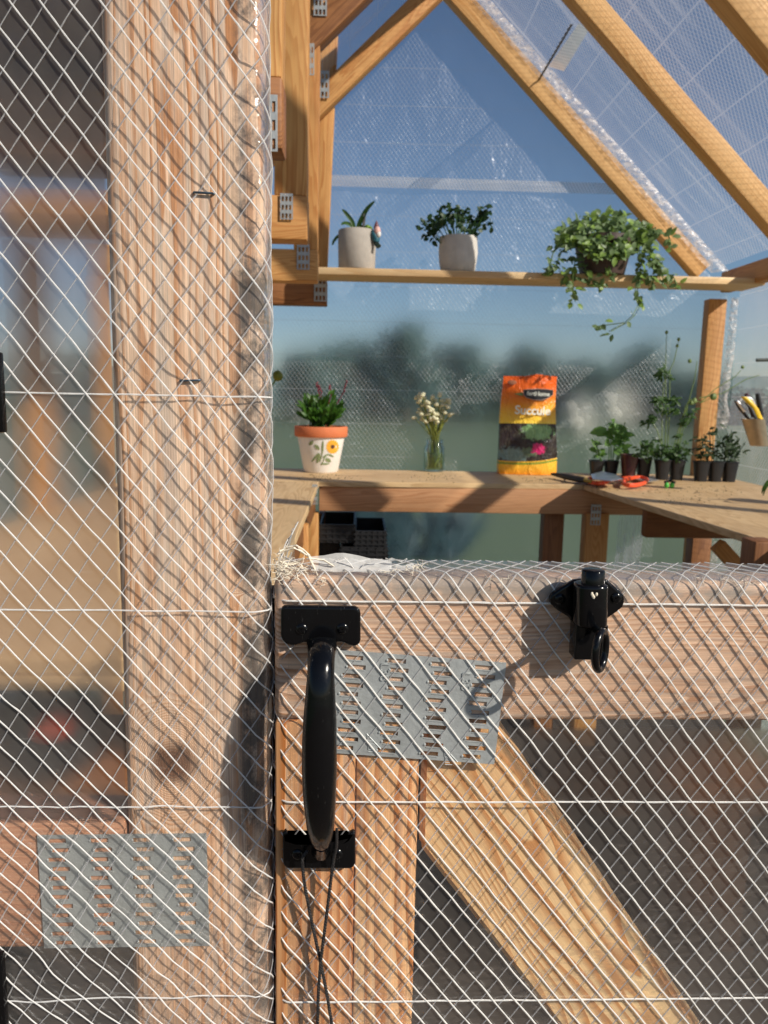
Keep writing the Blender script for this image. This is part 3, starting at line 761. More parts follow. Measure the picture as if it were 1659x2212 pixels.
# mending plate on the door
tl, tr_, br, bl_ = [P(x, y, YP) for x, y in ((700,1403),(1090,1430),(1071,1652),(700,1623))]
pw = ((tr_-tl).length+(br-bl_).length)/2; ph = ((tl-bl_).length+(tr_-br).length)/2; pc = (tl+tr_+br+bl_)/4
nr = 11
me = plate_geo(pw, ph, [-pw*.345, -pw*.105, pw*.14, pw*.385], nr, .0120, ph/nr*.48, ph*.04, ph/nr*.965)
MP = frame_mat(pc, (tr_-tl)+(br-bl_), (0,-1,0)); plate = link('mending_plate', me, M_galv, door, MP)
for (tx, ty) in ((830,1452), (1006,1472)):
    p = P(tx, ty, YP-.0007); text_mesh('embossed_mark', 'L38', .0085, frame_mat(p, (tr_-tl), (0,-1,0)) @ Matrix.Rotation(R(-88), 4, 'Z'), M_galv, plate)
for (tx, ty) in ((806,1612), (972,1640)):
    p = P(tx, ty-8, YP-.0006); MM = frame_mat(p, (tr_-tl), (0,-1,0)) @ Matrix.Rotation(R(-88), 4, 'Z')
    g = G()
    for seg_ in (((-.006,-.0045),(.0045,.0055)), ((-.006,-.0045),(.001,-.0035)), ((-.001,-.0035),(-.001,.0005)), ((.0012,-.003),(.0012,.001)), ((.0012,-.003),(.005,-.003)), ((.005,-.003),(.005,.0)), ((.0065,-.003),(.0065,.002))):
        g.tube([MM @ Vector((seg_[0][0],seg_[0][1],0)), MM @ Vector((seg_[1][0],seg_[1][1],0))], .00028, 5)
    g.mesh('embossed_mark', M_galv, plate)

# door film: up the face, over the rounded top edge and back
rt_ = .0085
def map_door(s, v):
    """s world X; v = distance along the film, 0 at the start of the top bend, negative downwards"""
    sag = .0007 + .0005*noise.noise(Vector((s*16, v*13, 11))) + .0003*noise.noise(Vector((s*70, v*60, 4)))
    x = s; dx = s-dxl; zt_ = ztop+.0035
    yf = YF - sag
    if dx < .010:
        t = max(0, 1-dx/.010); yf += .009*t*t
        if dx < 0: x = dxl - .0006 + .0*dx; yf += -dx
    if v <= 0: return Vector((x, yf, zt_-rt_+v + .0))
    a = v/rt_
    if a < math.pi/2: return Vector((x, yf+rt_*(1-math.cos(a)), zt_-rt_+rt_*math.sin(a)))
    k = v-rt_*math.pi/2
    return Vector((x, yf+rt_+k, zt_ + .0008*noise.noise(Vector((s*30, k*80, 6))) - k*.02))
KB = -(bx.z/bx.x); KL = -(lx.z/lx.x)
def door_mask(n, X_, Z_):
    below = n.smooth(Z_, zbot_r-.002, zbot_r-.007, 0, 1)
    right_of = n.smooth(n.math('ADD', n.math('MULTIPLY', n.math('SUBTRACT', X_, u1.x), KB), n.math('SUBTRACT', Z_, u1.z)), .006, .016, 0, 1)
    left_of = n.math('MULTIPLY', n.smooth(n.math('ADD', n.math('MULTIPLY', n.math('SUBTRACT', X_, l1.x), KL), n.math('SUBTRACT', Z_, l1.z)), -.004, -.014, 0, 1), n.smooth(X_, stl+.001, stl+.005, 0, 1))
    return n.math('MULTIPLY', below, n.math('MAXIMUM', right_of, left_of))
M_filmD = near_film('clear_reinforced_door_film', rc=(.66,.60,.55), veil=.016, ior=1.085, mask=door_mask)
film_grid(map_door, dxl-.030, xr_end, .052, -.42, 160, 130, 'door_film', M_filmD, door)
vtop = .050
zed = ztop+.0035-rt_
hzD = [P(1000, y, YF-.004).z-zed for y in (1304, 1737, 2168)]
shd = lambda s, v: .05*max(0, -v)
q_ = P(620,1250,YF-.004); vq = min(0, q_.z-zed); oa = (vtop-vq)*.0156/.0208
weave(map_door, dxl-.028, xr_end, vtop, -.42, .0156, .0208, shd, q_.x-oa, q_.x+oa, .00053, door, 'd', hzD, 21, None, 1.25, .00055, M_strand)
# frayed offcuts on top of the rail near the jamb
g = G(); rnd = random.Random(4)
def fray(cx, cy, w_, h_, n_, L=.011, r=.00015):
    for k in range(n_):
        p = P(cx+rnd.uniform(-w_, w_), cy+rnd.uniform(-h_, h_), YF+rnd.uniform(-.004, .02)); d = Vector((rnd.gauss(0,1), rnd.gauss(0,.5), rnd.gauss(0,.55))).normalized(); pts = [p]
        for q_ in range(7):
            d = (d + Vector((rnd.gauss(0,.45), rnd.gauss(0,.3), rnd.gauss(0,.45)))).normalized(); pts.append(pts[-1]+d*L/7)
        g.tube(pts, [r*1.2, r*1.6, r*1.4, r*1.5, r, r, r*.7, r*.4], 4)
fray(630, 1232, 30, 6, 60); fray(608, 1222, 10, 9, 34, .011); fray(618, 1248, 28, 5, 36, .007); fray(690, 1255, 14, 6, 30, .006, .00014)
for pts in ([(604,1192),(620,1182),(640,1178),(656,1188),(668,1202)], [(600,1196),(615,1190),(635,1184),(650,1192),(672,1206),(700,1210),(720,1222)], [(668,1202),(676,1220),(685,1240),(690,1262)], [(655,1206),(640,1216),(622,1220),(604,1214)]):
    for k in range(4):
        g.tube([P(x+rnd.uniform(-2,2), y+rnd.uniform(-2,2), YF+.01+rnd.uniform(-.003,.003)) for x, y in pts], [.00045]*len(pts), 5)
fray(900, 1222, 24, 2, 14, .006); fray(860, 1236, 36, 2, 26, .005, .00014); fray(1075, 1250, 22, 2, 26, .005, .00014); fray(1230, 1262, 60, 3, 0); fray(1560, 1254, 60, 5, 50, .005, .00013)
g.mesh('frayed_fibres', M_fray, door, auto=False)
# loose scrap of film standing on the rail
def scrap(pts_top, pts_bot, name, Ya, Yb):
    g = G(); n_ = len(pts_top); rows = []
    for j in range(6):
        t = j/5; row = []
        for i in range(n_):
            a_ = P(pts_top[i][0], pts_top[i][1], Ya); b2 = P(pts_bot[i][0], pts_bot[i][1], Yb)
            row.append(a_.lerp(b2, t) + Vector((0, .003*noise.noise(Vector((i*.8, t*3, 1))), .0008*noise.noise(Vector((i*1.7,t*4,2))))))
        rows.append(row)
    g.quadgrid(rows); return g.mesh(name, M_scrap, door)
def scrap_mat():
    n = N('loose_film_scrap'); v = n.coord(); f = n.noise(v, 150, 3)
    d = n.pbr((.78,.76,.72), .3, 0, n.bump(f, .5, .002)); tr = n.node('BsdfTransparent').outputs[0]; return n.done(n.mixs(.52, d, tr))
M_scrap = scrap_mat()
xs = [672, 700, 725, 742, 756, 775, 800, 822, 846]
scrap([(x, 1204-8*math.exp(-((x-742)/38)**2)-2+ (x-742)*.03*(1 if x > 742 else 0)*3) for x in xs], [(x, 1233+(x-672)*.03) for x in xs], 'film_scrap', YF+.018, YF+.008)
xs2 = [842, 850, 858, 868, 878, 888, 894]
scrap([(x, 1222-(x % 7)*.8) for x in xs2], [(x, 1236-(x % 5)) for x in xs2], 'film_scrap', YF+.02, YF+.012)
xs3 = [838, 846, 853, 862, 870, 880, 887, 893]
scrap([(x*.5+828*.5+ (x-838)*.35, 1208-(x % 5)*1.2+ (x-838)*.05) for x in xs3], [(x*.5+828*.5+(x-838)*.35, 1214-(x % 4)*1.5) for x in xs3], 'film_scrap', YF+.012, YF+.012)
xs4 = [878, 884, 890, 895]
scrap([(x, 1218) for x in xs4], [(x, 1228) for x in xs4], 'film_scrap', YF+.03, YF+.02)
sg = G()
for pts in ([(716,1216),(728,1208),(742,1203)], [(744,1204),(756,1216),(764,1228)], [(778,1228),(790,1217),(806,1211),(826,1208)]):
    sg.tube([P(x, y, YF+.010) for x, y in pts], .0007, 6, .4)
sg.mesh('scrim_strands', M_strand, door)

# pull handle
YH = YF-.0062
def rrect(x0, y0, x1, y1, rad, Y, n_=6):
    """rounded rectangle outline in picture units on plane Y (tl, tr, br, bl corners)"""
    out = []
    for (cx, cy, a0) in ((x1-rad, y0+rad, -90), (x1-rad, y1-rad, 0), (x0+rad, y1-rad, 90), (x0+rad, y0+rad, 180)):
        for k in range(n_+1):
            a = R(a0+90*k/n_); out.append(P(cx+rad*math.cos(a), cy+rad*math.sin(a), Y))
    return out
handle = thing('pull_handle', None, None, P(690, 1600, YH)); del_keys = None
handle.parent = door; handle.matrix_parent_inverse = W[door.name].inverted()
def plate_shape(poly_fn, name, parent, mat, th=.005, bev=.0022):
    g = G(); poly = poly_fn(); g.prism(poly, (0, th, 0)); return g.mesh(name, mat, parent, bevel=bev, bseg=4)
top_poly = lambda: [P(x, y, YH) for x, y in ((614,1309),(766,1311),(774,1314),(779,1322),(779,1385),(776,1393),(766,1397),(754,1395),(744,1390),(735,1388),(655,1389),(646,1392),(634,1396),(618,1392),(609,1384),(606,1372),(606,1320),(608,1313))]
plate_shape(top_poly, 'mounting_plate', handle, M_black)
bot_poly = lambda: [P(x, y, YH) for x, y in ((616,1796),(620,1800),(622,1812),(640,1818),(735,1819),(748,1812),(756,1800),(762,1796),(767,1800),(768,1812),(768,1866),(764,1874),(756,1878),(622,1878),(612,1872),(610,1862),(610,1806),(612,1799))]
plate_shape(bot_poly, 'mounting_plate', handle, M_black)
secs = []
# (x, y, halfwidth px, distance out from door m, depth radius m)
prof = [(695,1383,30,.004,.0025,2.4), (695,1388,31,.009,.0040,2.4), (695,1396,31,.0155,.0060,2.3), (695,1407,29,.0235,.0068,2.3), (694,1422,28,.030,.0072,2.3), (693,1455,28,.035,.0078,2.3), (692,1500,31,.0375,.0085,2.2),
        (691,1550,34.5,.0385,.0092,2.2), (690,1600,36.5,.039,.0098,2.2), (690,1660,37,.039,.0098,2.2), (690,1710,35.5,.0375,.0094,2.2), (691,1750,33,.035,.0086,2.2), (692,1782,29.5,.031,.0074,2.2), (693,1804,26,.027,.0060,2.2), (694,1820,21,.0225,.0046,2.1), (694,1831,14,.0185,.003,2.0), (694,1834,6,.0165,.0015,2)]
cs = [P(q_[0], q_[1], YF-q_[3]) for q_ in prof]
for i, q_ in enumerate(prof):
    t = (cs[min(i+1, len(cs)-1)]-cs[max(i-1, 0)]).normalized(); ax = Vector((1,0,0)); ay = t.cross(ax).normalized()
    hw = q_[2]/F*((YF-q_[3])*1.05+.02)
    secs.append((cs[i], ax*hw, ay*q_[4], q_[5]))
g = G(); g.loft(secs, 28); 
g.tube([P(694,1826,YF-.020), P(694,1830,YF-.014), P(694,1836,YF-.006)], [.0042,.0052,.0068], 14)
g.mesh('grip', M_black, handle, smooth='weld')
def screw(x, y, Y, parent, r=.0037, nm='screw'):
    g = G(); c = P(x, y, Y)+Vector((0,.0006,0)); g.lathe(c, [(r,0),(r,.0008),(r*.8,.0016),(r*.45,.0019),(0.0003,.0016)], 20, Vector((0,-1,0)))
    for a in (R(35), R(125)):
        d = Vector((math.cos(a),0,math.sin(a))); e = Vector((-d.z,0,d.x))
        g.box(c+Vector((0,-.0019,0)), d*r*1.0, Vector((0,.0006,0)), e*r*.14)
    g.mesh(nm, M_black, parent)
for x, y in ((652,1359),(740,1358),(643,1846),(728,1845)): screw(x, y, YH-.0002, handle)

# spring bolt latch
latch = thing('spring_bolt', None, None, P(1270, 1330, YH)); latch.parent = door; latch.matrix_parent_inverse = W[door.name].inverted()
lp = lambda: [P(x, y, YH) for x, y in ((1254,1252),(1310,1252),(1316,1256),(1340,1277),(1349,1287),(1350,1300),(1346,1312),(1334,1322),(1312,1337),(1312,1346),(1236,1346),(1230,1334),(1206,1320),(1190,1306),(1187,1294),(1192,1284),(1212,1270),(1240,1254))]
plate_shape(lp, 'lug_plate', latch, M_black, .005, .002)
g = G()
tp = P(1276,1260,YF-.016); bt = P(1274,1350,YF-.016)
g.loft([(tp+Vector((0,0,.0003)), Vector((.0090,0,0)), Vector((0,.0080,0)), 3.0), (tp+Vector((0,0,-.0008)), Vector((.0100,0,0)), Vector((0,.0092,0)), 3.0), (tp.lerp(bt,.5), Vector((.0101,0,0)), Vector((0,.0092,0)), 3.0), (bt+Vector((0,0,.0008)), Vector((.0099,0,0)), Vector((0,.0092,0)), 3.0), (bt, Vector((.0088,0,0)), Vector((0,.0080,0)), 3.0)], 28)
b1 = P(1273,1350,YF-.012); b2 = P(1272,1411,YF-.011)
g.box((b1+b2)/2+Vector((-.0006,0,0)), Vector((.0205,0,0)), Vector((0,.014,0)), Vector((0,0,b1.z-b2.z+.004)))
g.mesh('bolt_housing', M_black, latch, bevel=.0012, bseg=3)
g = G(); c1 = P(1281,1229,YF-.016); c2 = P(1280,1262,YF-.016)
g.lathe(c2, [(.0072,0),(.0072,(c1-c2).z-.0012),(.0066,(c1-c2).z-.0004),(.0055,(c1-c2).z),(.0002,(c1-c2).z+.0001)], 28)
g.mesh('bolt_pin', M_black, latch)
g = G(); rc_ = P(1297,1405,YF-.044); ra = Vector((.61,.79,0)).normalized(); pts = []
for k in range(33):
    a = 2*math.pi*k/32; pts.append(rc_ + ra*(math.cos(a)*.0085) + Vector((0,0,1))*(math.sin(a)*.0116) )
rows = []
for k in range(33):
    a = 2*math.pi*k/32; o = (ra*math.cos(a)+Vector((0,0,1))*math.sin(a)); sdv = ra.cross(Vector((0,0,1)))
    rows.append([pts[k]+(o*math.cos(b3)+sdv*math.sin(b3))*.0024 for b3 in [2*math.pi*j/12 for j in range(12)]])
g.quadgrid(rows, True)
g.tube([P(1282,1352,YF-.02), P(1289,1360,YF-.026), P(1297,1368,YF-.042)], [.003,.0026,.0024], 10)
g.mesh('pull_ring', M_black, latch)
screw(1331,1292,YH-.0002, latch, .0036); screw(1210,1294,YH-.0002, latch, .0036)
M_fleck = plain('pale_paint_fleck', (.65,.58,.45), .8)
g = G()
for (x, y) in ((1279,1283),(1281,1287),(1289,1284),(1283,1290)): g.blob(P(x, y, YF-.0255), .0009, 4, (1,.4,1.3), .4)
g.mesh('paint_fleck', M_fleck, latch)

# braided cord tied round the handle
g = G()
def braid(pts, r=.00105):
    P3 = []
    for i in range(len(pts)-1):
        for k in range(14): P3.append(pts[i].lerp(pts[i+1], k/14))
    P3.append(pts[-1])
    # smooth
    for _ in range(6): P3 = [P3[0]]+[(P3[i-1]+P3[i]*2+P3[i+1])/4 for i in range(1, len(P3)-1)]+[P3[-1]]
    for ph_ in (0, 2.09, 4.19):
        q_ = []
        acc = 0
        for i, p in enumerate(P3):
            if i: acc += (p-P3[i-1]).length
            # resample finely for the twist
            q_.append((p, acc))
        out = []; 
        tot = acc; nst = int(tot/.0006); j = 0
        for s in range(nst):
            d_ = s*.0006
            while j < len(q_)-2 and q_[j+1][1] < d_: j += 1
            u_ = (d_-q_[j][1])/max(1e-9, q_[j+1][1]-q_[j][1]); p = q_[j][0].lerp(q_[j+1][0], u_)
            a = d_/.0042*2*math.pi/1.5+ph_
            out.append(p + Vector((math.cos(a)*r*.55, math.sin(a)*r*.55, math.sin(a)*r*.1)))
        g.tube(out, r*.62, 5)
braid([P(x, y, YF-dd_) for x, y, dd_ in ((728,1790,.02),(727,1830,.016),(722,1850,.012),(715,1900,.009),(704,1990,.008),(693,2075,.0085),(688,2140,.009),(686,2225,.009),(686,2400,.009))])
braid([P(x, y, YF-dd_) for x, y, dd_ in ((664,1838,.010),(655,1850,.012),(653,1860,.012),(657,1905,.009),(672,1985,.008),(691,2070,.0065),(706,2145,.008),(719,2225,.009),(725,2400,.009))])
tag(g.mesh('cord', M_cord, auto=True), 'thin black braided cord crossing below the black door handle', 'cord')

# ------------------------------------------------------------------ workbench
zb = CAMZ-.289
print('bench front Y', PZ(900,1043,zb), 'back', PZ(900,1015,zb))
bench = thing('workbench', 'U shaped plywood topped workbench on amber timber legs', 'workbench', (.3, 2.6, 0))
def slab(pts, z, th, name, mat, along=(1,0,0)):
    cx = sum(p[0] for p in pts)/len(pts); cy = sum(p[1] for p in pts)/len(pts)
    x = Vector(along).normalized(); zz = Vector((0,0,1)); y = zz.cross(x)
    M = Matrix(((x.x,y.x,0,cx),(x.y,y.y,0,cy),(0,0,1,z),(0,0,0,1))); iv = M.inverted()
    g = G(); g.prism([iv @ Vector((p[0], p[1], z-th)) for p in pts], (0,0,th))
    me = bpy.data.meshes.new(name); me.from_pydata(g.v, [], g.f); bm = bmesh.new(); bm.from_mesh(me); bmesh.ops.recalc_face_normals(bm, faces=bm.faces)
    bmesh.ops.bevel(bm, geom=bm.edges[:], offset=.002, segments=1, affect='EDGES'); bm.to_mesh(me); bm.free()
    return link(name, me, mat, bench, M)
Yf_ = PZ(900,1043,zb).y; th = .018
pL = PZ(688,1042,zb); pR = PZ(1260,1047,zb); pR2 = PZ(1659,1171,zb)
dR = (pR2-pR); kk = (.60-pR.y)/dR.y
slab([(XL+.03, Yf_), (pL.x-.0, Yf_), (pR.x, pR.y), (XR+.03, pR.y), (XR+.03, 2.965), (XL+.03, 2.965)], zb, th, 'bench_top', M_ply)
slab([(XL+.03, .81), (pL.x+.005, .81), (pL.x, Yf_-.002), (XL+.03, Yf_-.002)], zb-.0005, th, 'bench_top', M_ply, (0,1,0))
nearR = pR + dR*kk
slab([(nearR.x, nearR.y), (XR+.03, nearR.y), (XR+.03, pR.y-.002), (pR.x, pR.y-.002)], zb+.0005, th, 'bench_top', M_ply, (0,1,0))
zt_a = zb-th; ha = .083
board('apron', (pL.x, Yf_+.03, zt_a-ha/2), (pR.x+.28, Yf_+.03, zt_a-ha/2), ha, .038, M_apron, bench, (0,0,1), .003)
dRn = Vector((dR.x, dR.y, 0)).normalized(); off = Vector((-dRn.y, dRn.x, 0)); off = off if off.x > 0 else -off
s_ap = PZ(1397,1092,zt_a); zb2 = P(1410,1163,s_ap.y).z
board('apron', (s_ap.x, s_ap.y+.02, (zt_a+zb2)/2), (XR+.02, s_ap.y+.02, (zt_a+zb2)/2), zt_a-zb2, .038, M_dark, bench, (0,0,1), .010)
board('apron', (XL+.05, .835, zb-.0185-.011), (pL.x-.01, .835, zb-.0185-.011), .022, .038, M_ply, bench, (0,0,1), .002)
board('apron', (pL.x-.03, .86, zt_a-.043), (pL.x-.03, Yf_, zt_a-.043), .085, .038, M_dark, bench, (0,0,1), .003)
def leg(x0, x1, ytop, Y, mat=M_dark):
    a_ = P(x0, ytop, Y); b3 = P(x1, ytop, Y); board('leg', ((a_.x+b3.x)/2, Y, a_.z), ((a_.x+b3.x)/2, Y, 0), b3.x-a_.x, .06, mat, bench, (1,0,0), .003)
leg(1172,1215,1106,2.62); leg(1262,1311,1106,Yf_+.03-.001, M_int); leg(667,688,1106,Yf_+.031, M_int); leg(689,703,1106,2.86)
leg(638,667,1130,2.0,M_int); leg(1490,1531,1160,2.86); leg(1617,1668,1165,1.55); leg(595,622,1170,1.5,M_dark)
q1 = P(1190,1728,1.66); q2 = P(1800,1738,1.66)
board('stretcher', (q1.x, 1.66, q1.z), (q2.x, 1.66, q1.z), .07, .03, M_dark, bench, (0,0,1), .003)
pa = P(1550,1168,1.9); pbb = P(1620,1245,1.9)
board('brace', (pa.x, 1.9, pa.z-.01), (pbb.x+.02, 1.9, pbb.z-.03), .036, .03, M_int, bench, (0,0,1), .002)
p = P(1287,1112,Yf_-.002); link('mending_plate', sp_me.copy(), M_galv, bench, frame_mat(p, (1,0,0), (0,-1,0)) @ Matrix.Diagonal((1.0,1.0,1,1)))
for (x, y, Y) in ((680,1068,2.4), (638,1150,1.97)):
    p = P(x, y, Y-.02); link('mending_plate', sp_me.copy(), M_galv, bench, frame_mat(p, (1,0,0), (0,-1,0)) @ Matrix.Diagonal((.5,.9,1,1)))

rnd = random.Random(77); g = G()
for q_ in range(420):
    cx_, cy_ = rnd.choice(((693,1030),(1150,1035),(1300,1052),(1420,1058),(1540,1060),(1480,1080),(940,1030)))
    p = PZ(cx_+rnd.gauss(0,34), cy_+rnd.gauss(0,5), zb+.001)
    if p.y < Yf_+.01 and p.x < pR.x: continue
    g.blob((p.x, p.y, zb+.0005), rnd.uniform(.0008,.0028), 3, (1,1,.6), .3)
tag(g.mesh('soil_crumbs', M_soil, auto=True), 'spilled dark soil crumbs on the bench', 'soil', kind='stuff')
# ------------------------------------------------------------------ shelf
a_ = P(687, 595, 2.72); b3 = P(1545, 598, 2.72); zs = P(900, 596, 2.72).z
sb = board('wall_shelf', (P(683,590,2.72).x, 2.80, zs+.0095), (XR+.03, 2.80, zs+.0095), .165, .0235, M_shelf, None, (0,1,0), .002)
tag(sb, 'long pale board shelf spanning the back wall under the potted plants', 'shelf')
zsh = zs+.0214

# ------------------------------------------------------------------ pots and plants
def pot_prof(g, c, prof, seg=36): g.lathe(c, prof, seg)
M_conc = plain('rough_grey_concrete', (.42,.38,.33), .9, 0, .22, 35, .5)
M_conc2 = plain('light_marbled_plaster', (.58,.55,.50), .85, 0, .22, 28, .9)
M_terra = plain('terracotta', (.62,.17,.06), .75, 0, .12, 30)
M_whitep = plain('chalky_white_paint', (.80,.76,.70), .6, 0, .06, 30)
# grey pot with strappy plant
Yp = 2.78; c = P(770.5, 583, Yp); c.z = zsh; k = Yp*1.0/F*1.03
t = thing('potted_plant', 'strappy green plant in a grey concrete pot at the left end of the shelf', 'potted plant', c, 'potted plants on the shelf')
g = G(); r1 = 38*k; hh = (580-503)*k; g.lathe(c, [(0,.0005),(r1*.93,.0005),(r1*.97,.004),(r1,hh*.6),(r1,hh-.004),(r1*.97,hh),(r1*.88,hh),(r1*.86,hh-.015),(0,hh-.016)], 40); g.mesh('pot', M_conc, t)
g = G(); top = c+Vector((0,0,hh-.012))
def px(x, y, Y): return P(x, y, Y)
def strap(g, pts, wd, Y=Yp, nrm=Vector((0,-1,.3))):
    P3 = [P(x, y, Y+(dy if False else 0)) for x, y in pts]
    n_ = 14; rows = []
    for i in range(n_+1):
        t_ = i/n_*(len(P3)-1); j = min(int(t_), len(P3)-2); f_ = t_-j
        p0 = P3[max(j-1,0)]; p1 = P3[j]; p2 = P3[j+1]; p3 = P3[min(j+2, len(P3)-1)]
        p = .5*((2*p1)+(p2-p0)*f_+(2*p0-5*p1+4*p2-p3)*f_*f_+(3*p1-p0-3*p2+p3)*f_**3)
        rows.append(p)
    out = []
    for i, p in enumerate(rows):
        d = (rows[min(i+1,n_)]-rows[max(i-1,0)]).normalized(); sd = d.cross(nrm).normalized(); ww = wd*.5*(math.sin(math.pi*min(1,(.12+.88*i/n_)))**.6)+.0004
        out.append([p-sd*ww+nrm*ww*.3, p, p+sd*ww+nrm*ww*.3])
    g.quadgrid(out)
strap(g, [(771,500),(778,480),(793,452),(810,434)], .016); strap(g, [(767,500),(761,480),(748,462),(739,452)], .014)
strap(g, [(768,500),(757,486),(744,482),(737,486)], .012); strap(g, [(772,500),(778,492),(782,486)], .016); strap(g, [(764,501),(735,508),(722,520),(718,530)], .010)
strap(g, [(768,502),(764,490),(757,484)], .010)
g.mesh('foliage', L_mid, t)
g = G(); 
for (x, y, r) in ((794,490,.012),(790,493,.010),(799,492,.009),(783,496,.008)):
    g.blob(P(x, y+2, Yp-.02), r, 6, (1,1,.8), .3)
g.mesh('succulent_rosette', L_lime, t)
g = G(); a_ = P(784,500,Yp); b3 = P(788,462,Yp); g.box((a_+b3)/2, (.009,0,0), (0,.002,0), b3-a_)
tag(g.mesh('plant_marker', plain('pale_wood_stick', (.62,.50,.42), .8), bevel=.0005), 'pale wooden plant marker standing in the grey concrete pot', 'plant marker')
# little hanging figure on the pot rim
t = thing('hanging_ornament', 'tiny teal ornament with a pink and white head hooked on the grey pot rim', 'ornament', P(812,530,Yp-.04))
g = G(); Yo = Yp-.045
g.loft([(P(806,498,Yo), Vector((.006,0,0)), Vector((0,.006,0)), 2), (P(808,505,Yo), Vector((.012,0,0)), Vector((0,.011,0)), 2), (P(812,515,Yo), Vector((.014,0,0)), Vector((0,.012,0)), 2), (P(813,523,Yo), Vector((.010,0,0)), Vector((0,.010,0)), 2)], 14)
g.mesh('body', plain('teal_glaze', (.02,.11,.15), .4), t)
g = G(); g.blob(P(815,499,Yo-.004), .0135, 8, (.85,.8,1.15)); g.mesh('face', plain('pink_glaze', (.72,.42,.36), .5), t)
g = G(); g.blob(P(818,506,Yo-.008), .009, 8, (.9,.8,1.2)); g.mesh('beard', M_whitep, t)
g = G(); g.lathe(P(813,494,Yo), [(.010,0),(.008,.010),(.005,.018),(.001,.026)], 12); g.mesh('hat', plain('maroon_glaze', (.13,.04,.05), .5), t)
g = G(); g.tube([P(812,520,Yo), P(815,527,Yo), P(820,532,Yo-.01)], [.008,.0065,.006], 8); g.tube([P(809,520,Yo), P(812,528,Yo), P(817,534,Yo-.01)], [.007,.006,.006], 8)
g.mesh('legs', plain('dark_green_glaze', (.012,.03,.02), .5), t)
# light pot with dark bushy plant
c = P(988.5, 586, Yp); c.z = zsh
t = thing('potted_plant', 'dark bushy plant in a light marbled pot at the middle of the shelf', 'potted plant', c, 'potted plants on the shelf')
g = G(); r1 = 39*k; hh = (584-515)*k
rows = []
for zf, rf in ((0,.0),(0.0,.78),(.06,.88),(.3,.96),(.6,1.0),(.9,1.0),(1.0,.98),(1.0,.88),(.9,.86),(.9,0)):
    rows.append([c+Vector((math.cos(a)*r1*rf, math.sin(a)*r1*rf, zf*hh+.0005))*1.0 + Vector((math.cos(a),math.sin(a),0))*(.003*noise.noise(Vector((math.cos(a)*3,math.sin(a)*3,zf*4))) if rf > .8 else 0) for a in [2*math.pi*q_/48 for q_ in range(48)]])
g.quadgrid(rows, True); g.mesh('pot', M_conc2, t)
rnd = random.Random(11)
g = G(); st = G()
for (x, y) in ((930,490),(938,478),(950,470),(958,462),(972,458),(985,462),(998,458),(1010,478),(1028,482),(1040,470),(1048,460),(1035,457),(1050,486),(978,478),(992,475),(962,482),(1005,490),(925,500),(935,508),(948,494),(920,486),(1022,498)):
    tip = P(x, y, Yp+rnd.uniform(-.05,.05)); st.tube([c+Vector((rnd.uniform(-.02,.02),0,hh-.01)), c.lerp(tip,.55)+Vector((0,0,.02)), tip], .0018, 4)
    for q_ in range(11):
        d = Vector((rnd.gauss(0,1), rnd.gauss(0,1), rnd.gauss(.2,.7))); g.blade(tip+Vector((rnd.gauss(0,.012), rnd.gauss(0,.012), rnd.gauss(0,.010))), d, (rnd.gauss(0,.4),-1,rnd.gauss(.5,.4)), rnd.uniform(.016,.026), .017, .3, 3)
g.mesh('foliage', L_dark, t); st.mesh('stems', L_mid, t)
# trailing plant
Yt = 2.76; c = P(1300, 590, Yt); c.z = zsh
t = thing('trailing_plant', 'bushy trailing vine spilling over the right of the shelf from a dark pot', 'potted plant', c, 'potted plants on the shelf')
g = G(); k2 = Yt/F*1.03; g.lathe(c, [(0,.0005),(44*k2,.0005),(56*k2,56*k2),(60*k2,60*k2),(60*k2,74*k2),(52*k2,74*k2),(50*k2,66*k2),(0,66*k2)], 36)
g.mesh('pot', plain('brown_plastic', (.06,.035,.028), .5), t)
rnd = random.Random(3); leaf = G(); leaf2 = G(); st = G()
def leafat(p, s=.030, gg=None):
    d = Vector((rnd.gauss(0,1), rnd.gauss(-.4,.6), rnd.gauss(-.1,.8))); (gg or (leaf if rnd.random() < .72 else leaf2)).blade(p, d, (rnd.gauss(0,.5), -1, rnd.gauss(.7,.4)), s*rnd.uniform(.7,1.15), s*.62, .25, 3)
for q_ in range(150):
    leafat(P(rnd.uniform(1255,1360), rnd.uniform(515,560), Yt-.10+rnd.uniform(-.02,.01)))
for q_ in range(640):
    a = rnd.uniform(0, 6.283); u_ = rnd.random()**.5
    x = 1308+math.cos(a)*108*u_; y = 512 - math.sin(a)*(44 if math.sin(a) > 0 else 20)*u_ - 6*math.cos((x-1308)/40)
    leafat(P(x, y, Yt+rnd.uniform(-.10,.06)))
vines = [[(1225,520),(1205,535),(1195,548),(1185,590)],[(1240,520),(1215,545),(1205,570),(1198,585)],[(1210,585),(1225,600),(1232,618)],[(1245,560),(1240,600),(1242,640),(1246,652)],[(1262,560),(1270,590),(1290,615),(1305,620)],
         [(1300,540),(1305,570),(1312,595)],[(1320,540),(1316,580),(1320,592)],[(1375,520),(1385,560),(1380,600),(1375,640),(1383,660)],[(1383,655),(1370,680),(1352,697),(1335,706),(1318,716)],[(1352,697),(1330,700),(1300,704),(1285,706)],
         [(1390,490),(1420,500),(1445,510),(1450,530)],[(1380,540),(1410,570),(1425,590),(1432,612)],[(1400,560),(1425,580),(1455,600),(1462,615)],[(1370,500),(1400,530),(1410,555),(1425,575)],[(1260,500),(1235,500),(1215,520)],[(1395,590),(1405,620),(1410,600)]]
